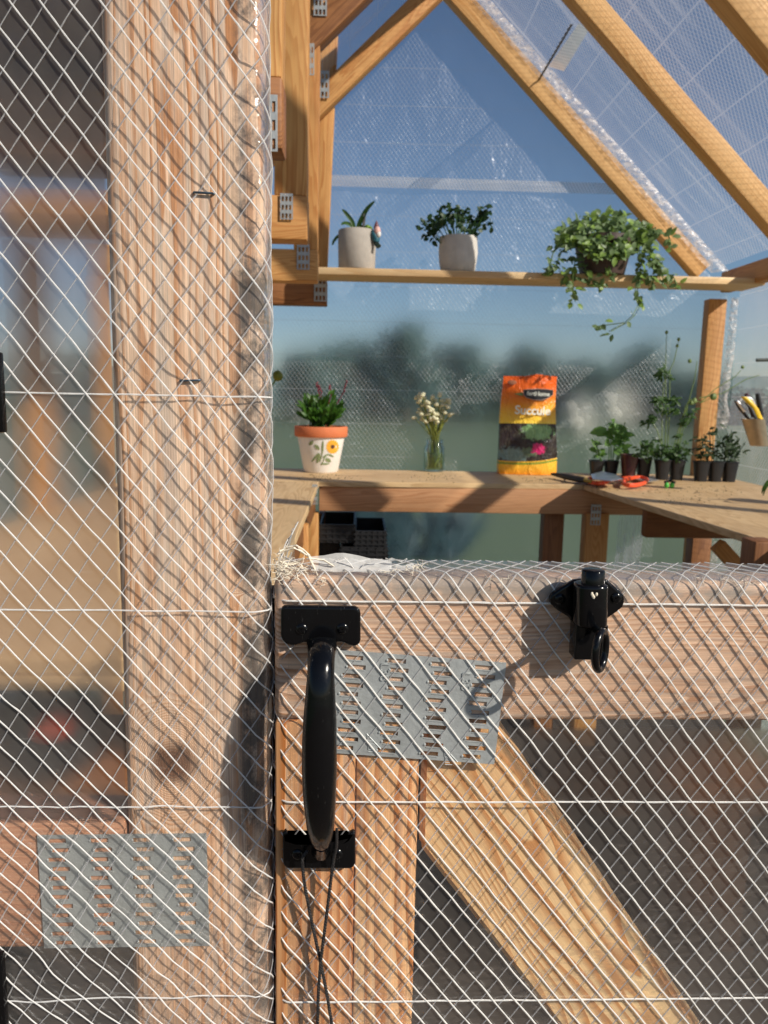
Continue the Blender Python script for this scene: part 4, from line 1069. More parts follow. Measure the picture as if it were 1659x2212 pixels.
for vn in vines:
    for rep in range(2):
        jit = rnd.uniform(-4,4); pts = [P(x+jit, y, Yt-.06+rnd.uniform(-.03,.02)) for x, y in vn]; st.tube(pts, .0016, 4)
        for i in range(len(pts)-1):
            n_ = max(2, int((pts[i+1]-pts[i]).length/.012)) 
            sparse = .25 if vn[0] in ((1383,655),(1352,697)) else 1
            for j in range(n_):
                if rnd.random() > .8*sparse: continue
                leafat(pts[i].lerp(pts[i+1], j/n_)+Vector((rnd.gauss(0,.007),rnd.gauss(0,.006),rnd.gauss(0,.006))), .030)
    if True:
        e = P(vn[-1][0], vn[-1][1], Yt-.06)
        for j in range(3): leafat(e+Vector((rnd.gauss(0,.008),0,rnd.gauss(0,.008))), .026)
leaf.mesh('foliage', L_var, t); tag(leaf2.mesh('foliage', L_pale, t), 'lighter yellow green leaves'); st.mesh('stems', L_stem, t)

# sunflower pot on the bench
Yq = 2.74; c = PZ(693, 1019, zb); Yq = c.y; k = Yq/F*1.035; c.z = zb
t = thing('potted_plant', 'leafy plant with thin red flower spikes in a terracotta pot painted white with a sunflower', 'potted plant', c)
g = G(); hh = 95*k; rb_ = 36*k; rtp = 49*k; rl = 55*k; hl = 21*k
g.lathe(c, [(0,.0005),(rb_*.93,.0005),(rb_,.006),(rtp,hh-hl)], 40); g.mesh('pot', M_whitep, t)
g = G(); g.lathe(c, [(rtp-.001,hh-hl),(rl*.97,hh-hl-.0005),(rl,hh-hl+.004),(rl,hh-.003),(rl*.98,hh),(rl*.9,hh),(rl*.88,hh-.012),(0,hh-.013)], 40); g.mesh('rim', M_terra, t)
M_yel = plain('painted_yellow', (.85,.40,.03), .6); M_brn = plain('painted_brown', (.10,.035,.02), .7); M_pgr = plain('painted_green', (.20,.24,.10), .7)
def on_pot(x, y):      # nearest point of the painted cone surface for a picture position
    d = ray(x, y).normalized(); s_ = 2.2
    for _ in range(900):
        p = CAM+d*s_; zz = p.z-c.z; rad = rb_+(rtp-rb_)*max(0, min(1, zz/(hh-hl)))
        if math.hypot(p.x-c.x, p.y-c.y) < rad+.0004: return p
        s_ += .0012
    return p
def paint(outl, name, mat, lift=.0012):
    pts = [on_pot(x, y) for x, y in outl]; ce = on_pot(sum(x for x, y in outl)/len(outl), sum(y for x, y in outl)/len(outl))
    g = G(); lf = Vector((0,-1,0)); g.v = [tuple(p+lf*lift) for p in pts]+[tuple(ce+lf*lift*1.4)]+[tuple(p+lf*(-.001)) for p in pts]; n_ = len(pts)
    g.f = [(i, (i+1)%n_, n_) for i in range(n_)]+[(i, i+n_+1, (i+1)%n_+n_+1, (i+1)%n_) for i in range(n_)]
    return g
fl = []
for k_ in range(32):
    a = 2*math.pi*k_/32; r_ = 14.6 if k_ % 2 else 12.3; fl.append((718.5+r_*math.cos(a), 965+r_*1.1*math.sin(a)))
fo = paint(fl, 'f', M_yel).mesh('painted_sunflower', M_yel, t, smooth=False)
paint([(719+4*math.cos(a), 965+4.3*math.sin(a)) for a in [2*math.pi*q_/14 for q_ in range(14)]], 'f', M_brn, .0022).mesh('flower_centre', M_brn, fo, smooth=False)
g = G()
def leafpaint(x, y, L, wd, ang):
    o = []
    for q_ in range(14):
        a = 2*math.pi*q_/14; u_ = math.cos(a)*L/2; v_ = math.sin(a)*wd/2*(1-abs(math.cos(a))*.25); o.append((x+u_*math.cos(ang)-v_*math.sin(ang), y+u_*math.sin(ang)+v_*math.cos(ang)))
    s_ = paint(o, '', M_pgr); b_ = len(g.v); g.v += s_.v; g.f += [tuple(i_+b_ for i_ in f_) for f_ in s_.f]
for a in ((672,957,13,8,-.8),(685,966,15,8,.8),(697,966,30,5,-1.5),(681,988,26,5,-.9),(688,990,22,8,-1.3),(703,985,14,5,-.6),(709,994,14,9,.6),(702,1002,20,4,0),(695,985,30,2,-1.3),(715,984,15,4,.4),(699,994,26,2,-1.2)): leafpaint(*a)
g.mesh('painted_leaves', M_pgr, t, smooth=False)
g = G(); g.lathe(c, [(0,hh-.011),(rl*.86,hh-.0115)], 20); g.mesh('soil', M_soil, t)
rnd = random.Random(8); g = G(); fl = G(); base = c+Vector((0,0,hh-.012))
for q_ in range(46):
    x = rnd.uniform(652,735); y = 915-abs(rnd.gauss(0,1))*28-8*rnd.random(); y = max(y, 845+abs(x-700)*.5)
    tip = P(x, y, Yq+rnd.uniform(-.05,.05)); b0 = base+Vector((rnd.uniform(-.04,.04)-.008, rnd.uniform(-.03,.03), 0)); g.tube([b0, b0.lerp(tip,.6), tip], .0016, 4)
    for j in range(9):
        f_ = rnd.uniform(.25,1); p = b0.lerp(tip, f_); d = (tip-b0).normalized()*1.2+Vector((rnd.gauss(0,.6), rnd.gauss(0,.6), .2)); g.blade(p, d, (rnd.gauss(0,.3),-1,.6), rnd.uniform(.028,.044), .013, .2, 3)
g.mesh('foliage', L_dark if False else leafm('fresh_green_leaf', (.045,.12,.012)), t)
for (x0, y0, x1, y1) in ((741,850,749,822),(690,850,683,826),(694,848,688,832),(716,850,712,832)):
    a_ = P(x0, y0, Yq); b3 = P(x1, y1, Yq); fl.tube([base.lerp(a_, .7), a_, b3], .0013, 4)
    for j in range(12): fl.blob(a_.lerp(b3, j/11)+Vector((rnd.gauss(0,.002),rnd.gauss(0,.002),0)), .0025, 4, (1,1,1.3), .3)
fl.mesh('flower_spikes', L_red, t)
# plant behind the jamb on the left bench: only its round bud shows
c = PZ(560, 1100, zb); c = Vector((P(600,812,1.9).x-.12, 1.9, zb)); tt = P(600, 812, 1.9)
t = thing('potted_plant', 'round yellow green bud on a stem peeping out beside the jamb', 'potted plant', c)
g = G(); g.lathe(c, [(0,.0005),(.035,.0005),(.045,.08),(.04,.08),(0,.07)], 20); g.mesh('pot', M_blackp, t)
g = G(); g.tube([c+Vector((0,0,.07)), c+Vector((.02,0,.16)), tt], .0022, 6); g.mesh('stem', L_stem, t)
g = G(); g.blob(tt, .0125, 8, (1,1,1.05), .1); g.mesh('bud', leafm('olive_bud', (.20,.22,.03)), t)

# jar and flowers
c = PZ(937, 1018, zb); Yj = c.y; k = Yj/F*1.035
def glass():
    n = N('clear_glass'); gl = n.node('BsdfGlossy', {'Roughness':.03}).outputs[0]; tr = n.node('BsdfTransparent', {'Color':(.90,.94,.93)}).outputs[0]
    fr = n.node('Fresnel', {'IOR':1.5}).outputs[0]; return n.done(n.mixs(n.math('MULTIPLY_ADD', fr, .45, .02), tr, gl))
t = thing('glass_jar', 'clear glass jar of water holding the cream flowers', 'jar', c)
g = G(); r_ = 22*k; hj = 68*k
g.lathe(c, [(0,.001),(r_*.9,.001),(r_,.006),(r_,hj*.72),(r_*.82,hj*.82),(r_*.78,hj*.86),(r_*.82,hj*.88),(r_*.82,hj),(r_*.76,hj),(r_*.74,hj*.86),(r_*.95,hj*.7),(r_*.95,.01),(0,.008)], 32); g.mesh('glass', glass(), t)
n = N('water'); tr = n.node('BsdfTransparent', {'Color':(.86,.90,.66)}).outputs[0]; gl = n.node('BsdfGlossy', {'Roughness':.05}).outputs[0]
M_water = n.done(n.mixs(.06, tr, gl)); g = G(); g.lathe(c, [(0,.009),(r_*.93,.010),(r_*.93,hj*.55),(0,hj*.55)], 24); g.mesh('water', M_water, t)
t = thing('flower_bunch', 'bunch of small cream button flowers standing in the glass jar', 'flowers', c+Vector((0,0,.01)))
rnd = random.Random(5); g = G(); fl = G()
hd = [(905,850),(912,853),(900,860),(908,862),(917,860),(903,868),(895,903),(914,875),(922,868),(930,872),(935,858),(938,862),(925,880),(932,885),(910,895),(916,900),(922,890),(905,888),(950,853),(952,865),(960,868),(968,862),(970,868),(948,878),(955,885),(962,890),(945,895),(940,903),(933,905),(975,895),(970,898),(962,908),(952,900),(966,880),(957,875),(944,872),(926,896),(936,893),(912,905),(920,912),(942,912)]
for (x, y) in hd:
    h_ = P(x, y, Yj+rnd.uniform(-.03,.03)); nk = c+Vector((rnd.uniform(-.012,.016), rnd.uniform(-.01,.01), hj*.95)); b0 = c+Vector((rnd.uniform(-.02,.02), rnd.uniform(-.015,.015), .012))
    g.tube([b0, nk, nk.lerp(h_, .6)+Vector((0,0,.004)), h_], .0013, 4)
    for j in range(3): fl.blob(h_+Vector((rnd.gauss(0,.0035),rnd.gauss(0,.003),rnd.gauss(0,.003))), .0082, 5, (1,1,.75), .3)
    if rnd.random() < .7: g.blade(nk.lerp(h_, .4), h_-nk, (0,-1,.2), .03, .006, .3, 3)
for q_ in range(26): g.blade(c+Vector((rnd.uniform(-.02,.026), rnd.uniform(-.015,.015), rnd.uniform(.01,.03))), (rnd.gauss(0,.2),0,1), (rnd.gauss(0,1),-1,0), rnd.uniform(.03,.07), .010, .1, 3)
g.mesh('stems', leafm('olive_stem', (.24,.27,.06)), t); fl.mesh('flower_heads', L_cream, t)

# soil bag
c0 = PZ(1078, 1024, zb); c1_ = PZ(1202, 1026, zb); Yb_ = (c0.y+c1_.y)/2-.005; k = Yb_/F*1.03
t = thing('soil_bag', 'upright orange and yellow bag of succulent potting mix', 'bag', Vector(((c0.x+c1_.x)/2, Yb_, zb)))
def bagpt(x, y, d=0): 
    p = P(x, y, Yb_); return Vector((p.x, Yb_+d, p.z))
# outline at levels: left x, crease x, right x, y in picture
lv = [(1078,1157,1203,1026),(1077,1157,1204,1012),(1079,1157,1205,980),(1080,1157,1203,940),(1081,1156,1202,900),(1083,1156,1201,868),(1086,1157,1203,840),(1088,1158,1204,822),(1088,1158,1205,812)]
rows = []
for i, (xl, xc, xr, y) in enumerate(lv):
    f_ = i/(len(lv)-1); dp = .075*(1-f_)**.7+.012
    row = [bagpt(xl, y, .006), bagpt(xl*.5+xc*.5, y, -.010-.003*math.sin(i*1.3)), bagpt(xc, y, -.024+.003*math.cos(i)), bagpt(xc*.45+xr*.55, y, -.012+.002*math.sin(i*2.1)), bagpt(xr, y, .010)]
    row += [bagpt(xr-1, y, dp*.6), bagpt(xr-4, y, dp), bagpt((xl+xr)/2, y, dp+.01), bagpt(xl+4, y, dp), bagpt(xl+1, y, dp*.6)]
    rows.append(row)
topz = [0,-2,4,0,-2,0,0,0,0,0]
rows[-1] = [p+Vector((0,0,topz[j]*.0015)) for j, p in enumerate(rows[-1])]
for r in rows[:1]:
    for p in r: p.z = zb+.001
n = N('printed_bag'); v = n.coord(); x, y, z = n.xyz(v)
H_ = rows[-1][0].z-zb
zz = n.math('DIVIDE', z, H_)      # 0..1 up the bag
def cr(fac, stops):
    nd = n.node('ValToRGB'); n.put(nd.inputs[0], fac); e = nd.color_ramp.elements
    while len(e) < len(stops): e.new(.5)
    for i_, (p_, c_) in enumerate(stops): e[i_].position = p_; e[i_].color = tuple(c_)+(1,)
    return nd.outputs[0]
grad = cr(zz, [(0,(.85,.28,.01)),(.06,(.90,.45,.03)),(.14,(.90,.50,.04)),(.52,(.88,.60,.06)),(.62,(.85,.48,.04)),(.74,(.80,.24,.015)),(.88,(.78,.13,.008)),(1,(.75,.11,.01))])
nb = n.noise(v, 38, 4, .6); nb2 = n.noise(v, 90, 3)
pic = n.mix(n.smooth(nb, .48, .56), (.025,.015,.015), (.05,.04,.03))
xx = n.math('DIVIDE', x, .11)
def disc(cx, cz, rx, rz, soft=.3):
    a_ = n.math('DIVIDE', n.math('SUBTRACT', xx, cx), rx); b_ = n.math('DIVIDE', n.math('SUBTRACT', zz, cz), rz)
    d_ = n.math('SQRT', n.math('ADD', n.math('MULTIPLY', a_, a_), n.math('MULTIPLY', b_, b_))); return n.smooth(n.math('ADD', d_, n.math('MULTIPLY', n.math('SUBTRACT', nb2, .5), 1.6)), 1.0+soft*.5, 1.0-soft, 0, 1)
pic = n.mix(disc(.25, .44, .55, .085), pic, n.mix(nb2, (.05,.16,.05), (.42,.68,.30)))
pic = n.mix(disc(-.55, .20, .55, .08), pic, n.mix(nb2, (.03,.08,.08), (.30,.42,.38)))
pic = n.mix(disc(.0, .24, .3, .05), pic, n.mix(nb2, (.03,.06,.03), (.20,.26,.14)))
pic = n.mix(disc(.28, .27, .26, .055, .1), pic, (.60,.015,.14))
low = n.math('ADD', .135, n.math('MULTIPLY', n.math('MULTIPLY', n.math('ADD', xx, .5), n.math('ADD', xx, .5)), .018))
band = n.math('MULTIPLY', n.math('GREATER_THAN', zz, low), n.math('LESS_THAN', zz, n.math('MULTIPLY_ADD', n.math('MULTIPLY', xx, xx), -.006, .525)))
colr = n.mix(band, grad, pic)
gb = n.math('MULTIPLY', n.math('GREATER_THAN', zz, n.math('SUBTRACT', low, .035)), n.math('LESS_THAN', zz, n.math('SUBTRACT', low, .012)))
colr = n.mix(gb, colr, (.25,.30,.03))
M_bag = n.done(n.pbr(colr, .35, 0, n.bump(n.noise(n.vmul(v, (1,1,.55)), 34, 3, .6, .8), .9, .012)))
g = G(); g.quadgrid([r for r in rows], True); g.cap(rows[-1]); 
bag = g.mesh('bag_body', M_bag, t)
M_txt = plain('white_print', (.78,.80,.70), .5, 0, .05); M_badge = plain('black_print', (.02,.02,.022), .5, 0, .1)
def on_bag(x, y, lift=.0015):
    return bagpt(x, y, -.0115-lift if x > 1140 else -.0085-lift)
def bagM(x, y): return frame_mat(bagpt(x, y, -.0292), (1,0,-.02), (0,-1,0))
g = G(); o = [(1127,842),(1140,841),(1160,840),(1178,841),(1191,843),(1190,853),(1182,859),(1165,864),(1148,863),(1134,859),(1128,853)]
g.prism([bagpt(x, y, -.0285) for x, y in o], (0,.003,0)); badge = g.mesh('badge', M_badge, bag)
g = G(); o2 = [bagpt(x, y, -.0287) for x, y in o]+[bagpt(o[0][0], o[0][1], -.0287)]; g.tube(o2, .0007, 5); g.mesh('badge_border', plain('grey_print', (.45,.42,.38), .5), badge)
text_mesh('badge_lettering', 'ferti·lome', .0215, bagM(1159, 851), M_txt, badge, .0003, True)
text_mesh('title_lettering', 'Succule', .044, bagM(1147, 887) @ Matrix.Shear('XZ', 4, (0,0)) , M_txt, bag, .0004, True)
g = G(); g.prism([bagpt(x, y, -.0200) for x, y in ((1108,851),(1127,847),(1127,856))], (0,.002,0)); g.mesh('green_arrow', plain('green_print', (.20,.30,.10), .5), bag)
g = G(); g.prism([bagpt(1105+10*math.cos(a), 826+5*math.sin(a), -.0130) for a in [2*math.pi*q_/18 for q_ in range(18)]], (0,.004,0)); g.mesh('oval_print', plain('brown_print', (.38,.14,.07), .5), bag)

# pruning saw with black and yellow handle
t = thing('pruning_saw', 'folding garden tool with a black and yellow handle lying beside the soil bag', 'garden tool', PZ(1240, 1033, zb))
g = G(); pts = [PZ(x, y, zb+.016) for x, y in ((1192,1024),(1205,1026),(1225,1030),(1250,1035),(1272,1039))]
g.tube(pts, [.006,.010,.014,.014,.010], 12, .8); g.tube([PZ(1216,1030,zb+.012), PZ(1222,1042,zb+.004)], [.003,.002], 6); g.mesh('handle', M_blackp, t)
g = G(); g.tube([PZ(x, y, zb+.017) for x, y in ((1250,1032),(1262,1036),(1276,1040))], [.0145,.0135,.008], 12, .7); g.mesh('ferrule', plain('ochre_plastic', (.42,.27,.03), .4), t)
g = G(); poly = [PZ(x, y, zb+.030) for x, y in ((1276,1026),(1300,1020),(1330,1026),(1345,1036),(1320,1040),(1280,1036))]; g.prism(poly, (0,0,.003)); g.mesh('blade', plain('bright_steel', (.45,.47,.50), .3, .8), t, bevel=.0008)
# scissors with orange-red handles
t = thing('scissors', 'open scissors with bright orange red loop handles on the right bench', 'scissors', PZ(1340, 1045, zb))
M_or = plain('orange_plastic', (.85,.10,.03), .3, 0, .1); M_gl = plain('pale_edge_plastic', (.85,.55,.48), .3, 0, .1)
def loop(cx, cy, rx, ry, ang, z, rad=.006):
    g = G(); P3 = []
    for q_ in range(25):
        a = 2*math.pi*q_/24; u_ = rx*math.cos(a); v_ = ry*math.sin(a); P3.append(PZ(cx+u_*math.cos(ang)-v_*math.sin(ang), cy+u_*math.sin(ang)+v_*math.cos(ang), z))
    g.tube(P3, rad, 8, 1.2, False); return g
loop(1290,1038,22,5.5,0.05,zb+.013).mesh('handle_loop', M_or, t); loop(1372,1040,26,8,-.12,zb+.015).mesh('handle_loop', M_or, t)
g = G(); g.tube([PZ(1312,1038,zb+.012), PZ(1330,1037,zb+.014), PZ(1350,1033,zb+.014)], [.009,.008,.008], 8, .6); g.tube([PZ(1345,1033,zb+.014), PZ(1360,1031,zb+.014)], .010, 8, .6); g.mesh('shank', M_or, t)
g = G(); g.prism([PZ(x, y, zb+.010) for x, y in ((1360,1028),(1390,1032),(1424,1038),(1400,1042),(1370,1036))], (0,0,.003)); g.mesh('blade', plain('dull_steel', (.45,.42,.38), .4, .7), t, bevel=.0008)
# green clip
t = thing('plant_clip', 'small bright green clip lying in front of the seedling trays', 'clip', PZ(1447, 1050, zb))
g = G()
for dx_ in (-6, 6): g.blob(PZ(1446+dx_, 1048, zb+.011), .010, 7, (.8,.8,1), .1)
g.mesh('jaw', plain('bright_green_plastic', (.08,.50,.06), .4), t)
g = G(); g.tube([PZ(1436,1041,zb+.022), PZ(1448,1039,zb+.024), PZ(1458,1042,zb+.022)], .004, 8); g.mesh('spring', M_blackp, t)

# seedling trays
def cell(g, c, r0_, r1_, h_, ang=0):
    rows = []
    for (r_, z_) in ((r0_,0.0005),(r1_,h_),(r1_+.0025,h_),(r1_+.0025,h_+.003),(r1_-.001,h_+.003),(r1_-.004,h_*.8)):
        row = []
        for q_ in range(20):
            a = 2*math.pi*q_/20; cx, cy = math.cos(a), math.sin(a); row.append(Vector(c)+Vector((math.copysign(abs(cx)**.45, cx)*r_, math.copysign(abs(cy)**.45, cy)*r_, z_)))
        rows.append(row)
    g.quadgrid(rows, True)
def cells(pts, r1_, h_, t, soil=True):
    g = G(); sg_ = G()
    for p in pts:
        cell(g, p, r1_*.72, r1_, h_); sg_.lathe(Vector(p), [(0,h_*.85),(r1_*1.0,h_*.84)], 12)
    g.mesh('cell_tray', M_blackp, t, smooth='weld'); sg_.mesh('soil', M_soil, t)
def seedling(g, base, tip, nl, ls, lw, rnd, up_=.3, spread=.012, r=.0013):
    mid = base.lerp(tip, .5)+Vector((rnd.gauss(0,.006),0,0)); g.tube([base, mid, tip], r, 4)
    for j in range(nl):
        f_ = 1-(rnd.random()**1.3)*.65; p = base.lerp(tip, f_)+Vector((rnd.gauss(0,spread),rnd.gauss(0,spread),rnd.gauss(0,spread*.5)))
        g.blade(p, (rnd.gauss(0,1), rnd.gauss(0,.7), rnd.gauss(up_,.5)), (rnd.gauss(0,.4),-1,rnd.gauss(.8,.3)), ls*rnd.uniform(.7,1.2), lw, .3, 3)
rnd = random.Random(21)
c = PZ(1307, 1028, zb); kk2 = c.y/F*1.035
t = thing('seedling_tray', 'black cell tray with a few pale green broad leaf seedlings, left of three trays', 'seedling tray', c, 'seedling trays on the bench')
cells([c+Vector((dx_,.01,0)) for dx_ in (-.032,.024)], .026, .055, t)
g = G()
for (x, y, n_, ls, lw) in ((1285,955,9,.030,.020),(1290,970,6,.026,.018),(1325,905,7,.048,.030),(1316,925,4,.055,.034),(1345,922,5,.045,.028),(1350,912,4,.034,.026),(1352,950,4,.034,.026),(1332,940,4,.05,.03)):
    seedling(g, c+Vector(((x-1305)*kk2*.55,0,.055)), P(x, y, c.y), n_, ls, lw, rnd, .3, .008, .002)
g.mesh('seedlings', leafm('seedling_leaf', (.12,.24,.05)), t)
c = PZ(1345, 1030, zb); c.y -= .0
t = thing('nursery_pot', 'square maroon plastic nursery pot behind the scissors', 'nursery pot', c+Vector((.02,-.02,0)))
g = G(); cc = c+Vector((.01,-.03,0)); cell(g, cc, .020, .030, .085); g.mesh('pot', plain('maroon_plastic', (.055,.010,.012), .35), t)
g = G(); g.lathe(cc, [(0,.07),(.028,.069)], 12); g.mesh('soil', M_soil, t)
c = PZ(1432, 1036, zb)
t = thing('seedling_tray', 'black cell tray with the tallest ferny seedlings and nodding buds, middle of three trays', 'seedling tray', c, 'seedling trays on the bench')
cells([c+Vector((-.056,.05,0)), c+Vector((-.005,.0,0)), c+Vector((.048,.0,0))], .0255, .070, t)
g = G(); g2 = G()
for q_ in range(22):
    x = rnd.uniform(1385,1485); y = rnd.uniform(945,985); seedling(g, c+Vector(((x-1435)*kk2*.8, rnd.uniform(-.02,.06), .06)), P(x, y, c.y+rnd.uniform(-.04,.04)), 11, .022, .011, rnd, .2, .012)
for (x, y) in ((1440,800),(1432,805),(1428,812),(1445,812),(1420,860),(1430,858),(1445,862),(1455,860),(1438,865),(1412,866),(1458,872),(1440,885),(1450,890),(1425,878),(1402,905),(1408,900),(1398,912),(1483,905),(1490,900),(1478,912),(1494,890),(1470,940),(1460,885)):
    tip = P(x, y, c.y+rnd.uniform(-.03,.03))
    for j in range(9): g.blade(tip+Vector((rnd.gauss(0,.006),rnd.gauss(0,.006),rnd.gauss(0,.004))), (rnd.gauss(0,1), rnd.gauss(0,.6), rnd.gauss(-.1,.4)), (rnd.gauss(0,.4),-1,.8), rnd.uniform(.018,.030), .010, .3, 3)
for pl_ in ([(1435,985),(1440,900),(1437,810),(1440,720)],[(1440,985),(1446,900),(1447,800),(1456,780),(1466,735)],[(1430,985),(1430,900),(1433,830),(1442,812)],[(1462,985),(1475,930),(1487,870),(1500,820),(1506,780)],[(1455,985),(1470,930),(1480,880),(1488,865),(1500,868)],[(1460,985),(1474,900),(1492,862),(1515,870),(1540,858)],[(1450,985),(1468,920),(1485,880)],[(1435,985),(1420,930),(1405,905)],[(1510,860),(1560,850),(1610,820),(1640,810)],[(1515,868),(1545,840),(1590,812),(1600,800)]):
    P3 = [P(x, y, c.y+.01) for x, y in pl_]; g2.tube(P3, [.0022]+[.0016]*(len(P3)-2)+[.0011], 5)
for (x, y, r) in ((1440,718,.006),(1466,733,.006),(1463,747,.006),(1490,780,.007),(1500,866,.010),(1494,870,.009),(1604,793,.006),(1541,857,.012)): g2.blob(P(x, y, c.y+.01), r, 6, (1,1,1.1), .2)
g.mesh('seedlings', leafm('ferny_leaf', (.05,.105,.025)), t); g2.mesh('flower_stems', leafm('pale_stem', (.22,.30,.10)), t)
c = PZ(1543, 1040, zb)
t = thing('seedling_tray', 'black cell tray with dark curling seedlings, right of three trays by the corner post', 'seedling tray', c, 'seedling trays on the bench')
cells([c+Vector((dx_,0,0)) for dx_ in (-.052,0,.052)], .0255, .070, t)
g = G()
for q_ in range(22):
    x = rnd.uniform(1507,1590); y = rnd.uniform(935,985); seedling(g, c+Vector(((x-1545)*kk2*.75, rnd.uniform(-.01,.05), .06)), P(x, y, c.y+rnd.uniform(-.03,.03)), 7, .022, .010, rnd, .1, .012)
for (x, y) in ((1572,935),(1580,928),(1590,955),(1600,962),(1610,955),(1532,930),(1540,925),(1550,940)): seedling(g, c+Vector(((x-1545)*kk2*.6,0,.06)), P(x, y, c.y), 5, .026, .011, rnd, .1, .010)
g.mesh('seedlings', leafm('dusky_leaf', (.035,.062,.022)), t)

# tool cup hanging on the right wall
Yc = 2.35; cb = P(1640, 963, Yc); ct = P(1627, 905, Yc)
t = thing('tool_cup', 'tilted tan metal cup hung on the right wall holding tools', 'cup', cb)
ax_ = (ct-cb).normalized(); g = G(); k = Yc/F
rows = []
for (f_, r_) in ((0,18),(0.02,19),(.98,24),(1,25),(1,23),(.05,17)):
    cc = cb.lerp(ct, f_); rows.append([cc+Vector((math.cos(a)*r_*k, math.sin(a)*r_*k*.9, math.cos(a)*r_*k*.02)) for a in [2*math.pi*q_/28 for q_ in range(28)]])
g.quadgrid(rows, True); g.cap(rows[0]); g.mesh('cup', plain('tan_metal', (.42,.34,.24), .35, .6), t)
M_y = plain('yellow_plastic', (.80,.50,.01), .35)
g = G(); g.loft([(P(1640,905,Yc-.01), Vector((.013,0,-.004)), Vector((0,.009,0)), 2.6), (P(1628,880,Yc-.01), Vector((.015,0,-.005)), Vector((0,.009,0)), 2.6), (P(1613,862,Yc-.01), Vector((.016,0,-.004)), Vector((0,.009,0)), 2.4), (P(1606,857,Yc-.01), Vector((.010,0,0)), Vector((0,.006,0)), 2)], 16)
kn = tag(g.mesh('box_cutter', M_y), 'yellow and black box cutter sticking up from the tan cup', 'box cutter')
g = G(); g.loft([(P(1633,905,Yc-.021), Vector((.007,0,-.003)), Vector((0,.003,0)), 2.6), (P(1622,882,Yc-.021), Vector((.008,0,-.003)), Vector((0,.003,0)), 2.6), (P(1610,870,Yc-.021), Vector((.007,0,-.003)), Vector((0,.003,0)), 2)], 12); g.mesh('grip_inlay', M_blackp, kn)
g = G(); g.loft([(P(1618,906,Yc), Vector((.010,0,-.004)), Vector((0,.008,0)), 2), (P(1600,884,Yc), Vector((.010,0,-.004)), Vector((0,.008,0)), 2), (P(1589,866,Yc), Vector((.006,0,-.002)), Vector((0,.005,0)), 2)], 12)
sn = tag(g.mesh('snips', M_blackp), 'black handled snips leaning left in the tan cup', 'snips')
g = G(); g.tube([P(1592,866,Yc-.01), P(1609,888,Yc-.01)], [.004,.006], 8); g.mesh('blade', plain('white_steel', (.75,.75,.75), .25, .5), sn)
g = G(); P3 = []
for q_ in range(17):
    a = math.pi*q_/16; P3.append(P(1612-16*math.cos(a), 872-13*math.sin(a), Yc+.02))
g.tube([P(1600,890,Yc+.02)]+P3+[P(1645,905,Yc+.02)], .004, 8); tag(g.mesh('scissors', plain('clear_grey_plastic', (.60,.60,.62), .3)), 'pale looped scissor handle behind the yellow box cutter', 'scissors')
for (x0, y0, x1, y1, lb, cl) in ((1612,850,1628,900,'dark maroon marker standing behind the box cutter',(.06,.02,.03)),(1636,850,1645,900,'plain black marker, rightmost in the tan cup',(.01,.01,.01))):
    g = G(); g.tube([P(x0,y0,Yc+.03), P(x0*.8+x1*.2,y0*.8+y1*.2,Yc+.03), P(x1,y1,Yc+.03)], [.006,.0075,.0075], 12); tag(g.mesh('marker_pen', plain('pen', cl, .4)), lb, 'marker pen', 'marker pens in the tan cup')
# dark rod on the right wall
g = G(); g.tube([P(1634,778,2.2), P(1720,776,2.2)], .0050, 10); tag(g.mesh('metal_rod', plain('dark_green_metal', (.05,.06,.05), .5)), 'thin dark rod above the tan tool cup at the picture edge', 'rod')
# leafy plant mostly outside the picture at the right
c = PZ(1710, 1090, zb); t = thing('potted_plant', 'drooping dark pointed leaves at the right picture edge on the bench', 'potted plant', c)
g = G(); g.lathe(c, [(0,.0005),(.035,.0005),(.048,.08),(.044,.08),(0,.07)], 20); g.mesh('pot', M_blackp, t)
g = G(); b0 = c+Vector((0,0,.08))
for (x, y, w_) in ((1645,1066,.024),(1648,1070,.016),(1700,990,.03),(1730,1000,.03)):
    e = P(x, y, c.y-.03); m_ = P((x+1700)/2-8, 1012 if y > 1040 else 1000, c.y-.03); rr2 = [b0, m_, e]
    out = []
    for i in range(9):
        f_ = i/8; p = b0*(1-f_)**2+m_*2*f_*(1-f_)+e*f_*f_; wd_ = w_*math.sin(math.pi*(.1+.9*f_))**.8/2+.0005; out.append([p+Vector((-wd_,0,-wd_*.4)), p+Vector((0,-.004,0)), p+Vector((wd_,0,wd_*.4))])
    g.quadgrid(out)
g.mesh('foliage', L_mid, t)

# black crates stacked under the bench
def crate(x0, y0, x1, y1, Y, label, z_extra=0):
    a_ = P(x0, y1, Y); b3 = P(x1, y0, Y); w_ = b3.x-a_.x; h_ = b3.z-a_.z; c = Vector((a_.x+w_/2, Y+.14, a_.z))
    g = G(); th_ = .006
    g.box(c+Vector((0,-.14,h_/2)), (w_,0,0), (0,th_,0), (0,0,h_)); g.box(c+Vector((0,.14,h_/2)), (w_,0,0), (0,th_,0), (0,0,h_))
    for s_ in (-1,1): g.box(c+Vector((s_*(w_/2-th_/2),0,h_/2)), (th_,0,0), (0,.274,0), (0,0,h_))
    g.box(c+Vector((0,0,.004)), (w_-.014,0,0), (0,.27,0), (0,0,.006))
    for j in range(3):
        g.box(c+Vector((0,-.145,h_*(.2+.3*j))), (w_+.006,0,0), (0,.006,0), (0,0,h_*.10))
    for j in range(6): g.box(c+Vector((w_*(-.45+.18*j),-.1445,h_/2)), (.006,0,0), (0,.005,0), (0,0,h_*.96))
    tag(g.mesh('crate', M_blackp, smooth=False), label, 'crate', 'black crates under the bench')
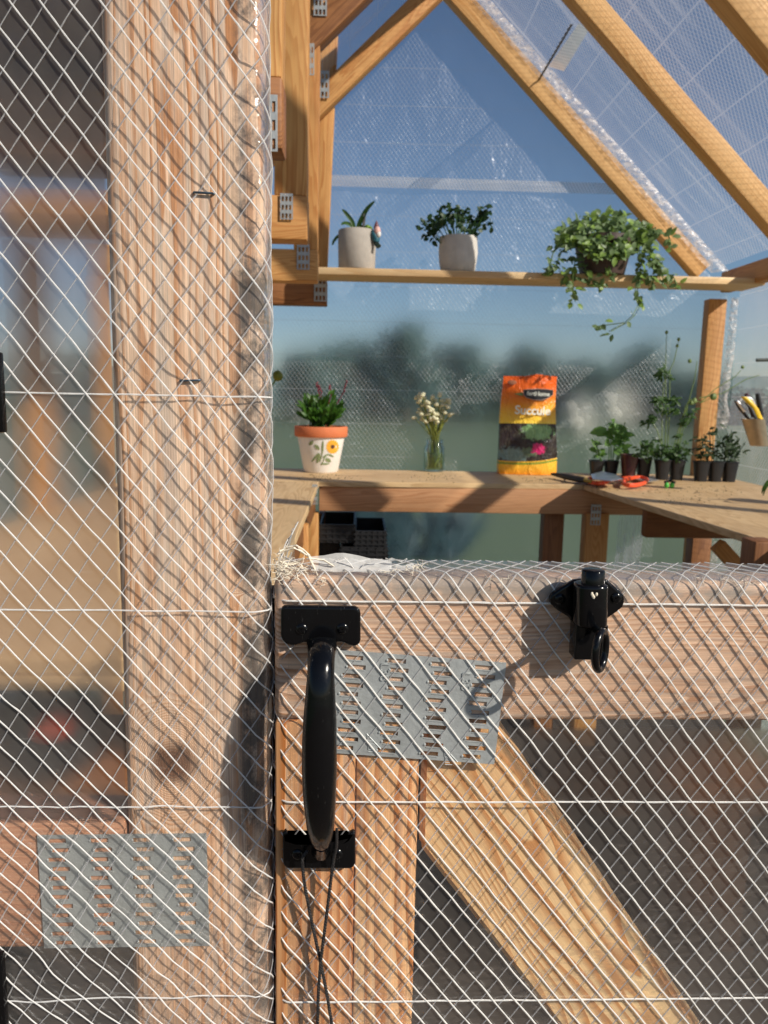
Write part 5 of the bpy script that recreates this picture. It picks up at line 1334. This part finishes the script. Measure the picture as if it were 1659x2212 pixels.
crate(690,1133,768,1172,2.60,'black slatted crate on the upper left of the stack under the bench')
crate(766,1147,835,1182,2.58,'short black crate on the upper right of the stack under the bench')
crate(735,1182,838,1215,2.56,'wide black crate in the middle row of the stack')
crate(690,1173,732,1215,2.66,'greyish end of a black crate low on the left of the stack')
crate(700,1216,840,1300,2.55,'bottom black crate of the stack, mostly hidden by the door')
g = G(); z_ = P(760,1300,2.55).z
if z_ > .02:
    g.box((P(765,1300,2.6).x, 2.69, z_/2-.001), (.22,0,0), (0,.26,0), (0,0,z_-.004)); tag(g.mesh('crate', M_blackp, smooth=False, bevel=.004), 'lowest black crate standing on the gravel floor, behind the door', 'crate', 'black crates under the bench')
# black pot with red label seen through the jamb film
c = Vector((P(95,1660,.95).x, .95, P(95,1662,.95).z))
t = thing('bucket', 'black bucket with an oval red label under the left bench behind the film', 'bucket', c)
g = G(); r_ = .066; g.lathe(c, [(0,0),(r_*.92,0),(r_,.01),(r_*1.02,.062),(r_*1.06,.064),(r_*1.06,.07),(r_*.98,.07),(r_*.95,.02),(0,.012)], 32); g.mesh('pail', M_blackp, t)
g = G(); pc_ = P(100,1590,.95-r_-.002); g.prism([pc_+Vector((math.cos(a)*.022,0,math.sin(a)*.011)) for a in [2*math.pi*q_/24 for q_ in range(24)]], (0,.004,0)); g.mesh('label', plain('red_label', (.55,.08,.03), .5), t)
lz = c.z-.002
bd = board('plank', (XL+.03, 1.0, lz-.01), (pL.x-.05, 1.0, lz-.01), .26, .02, M_dark, bench, (0,1,0), .002); bd.name = 'lower_shelf'
# twisted cord in the roof
g = G(); a_ = roofpt(1245,42)+nn*.02; b3 = roofpt(1181,155)+nn*.04
for ph_ in (0, math.pi):
    g.tube([a_.lerp(b3, i/60)+Vector((math.cos(i*.7+ph_)*.003, math.sin(i*.7+ph_)*.0022, 0)) for i in range(61)], .0020, 5)
tag(g.mesh('rope', plain('olive_rope', (.09,.07,.025), .8)), 'short twisted olive rope tied between the two far roof rafters', 'rope')
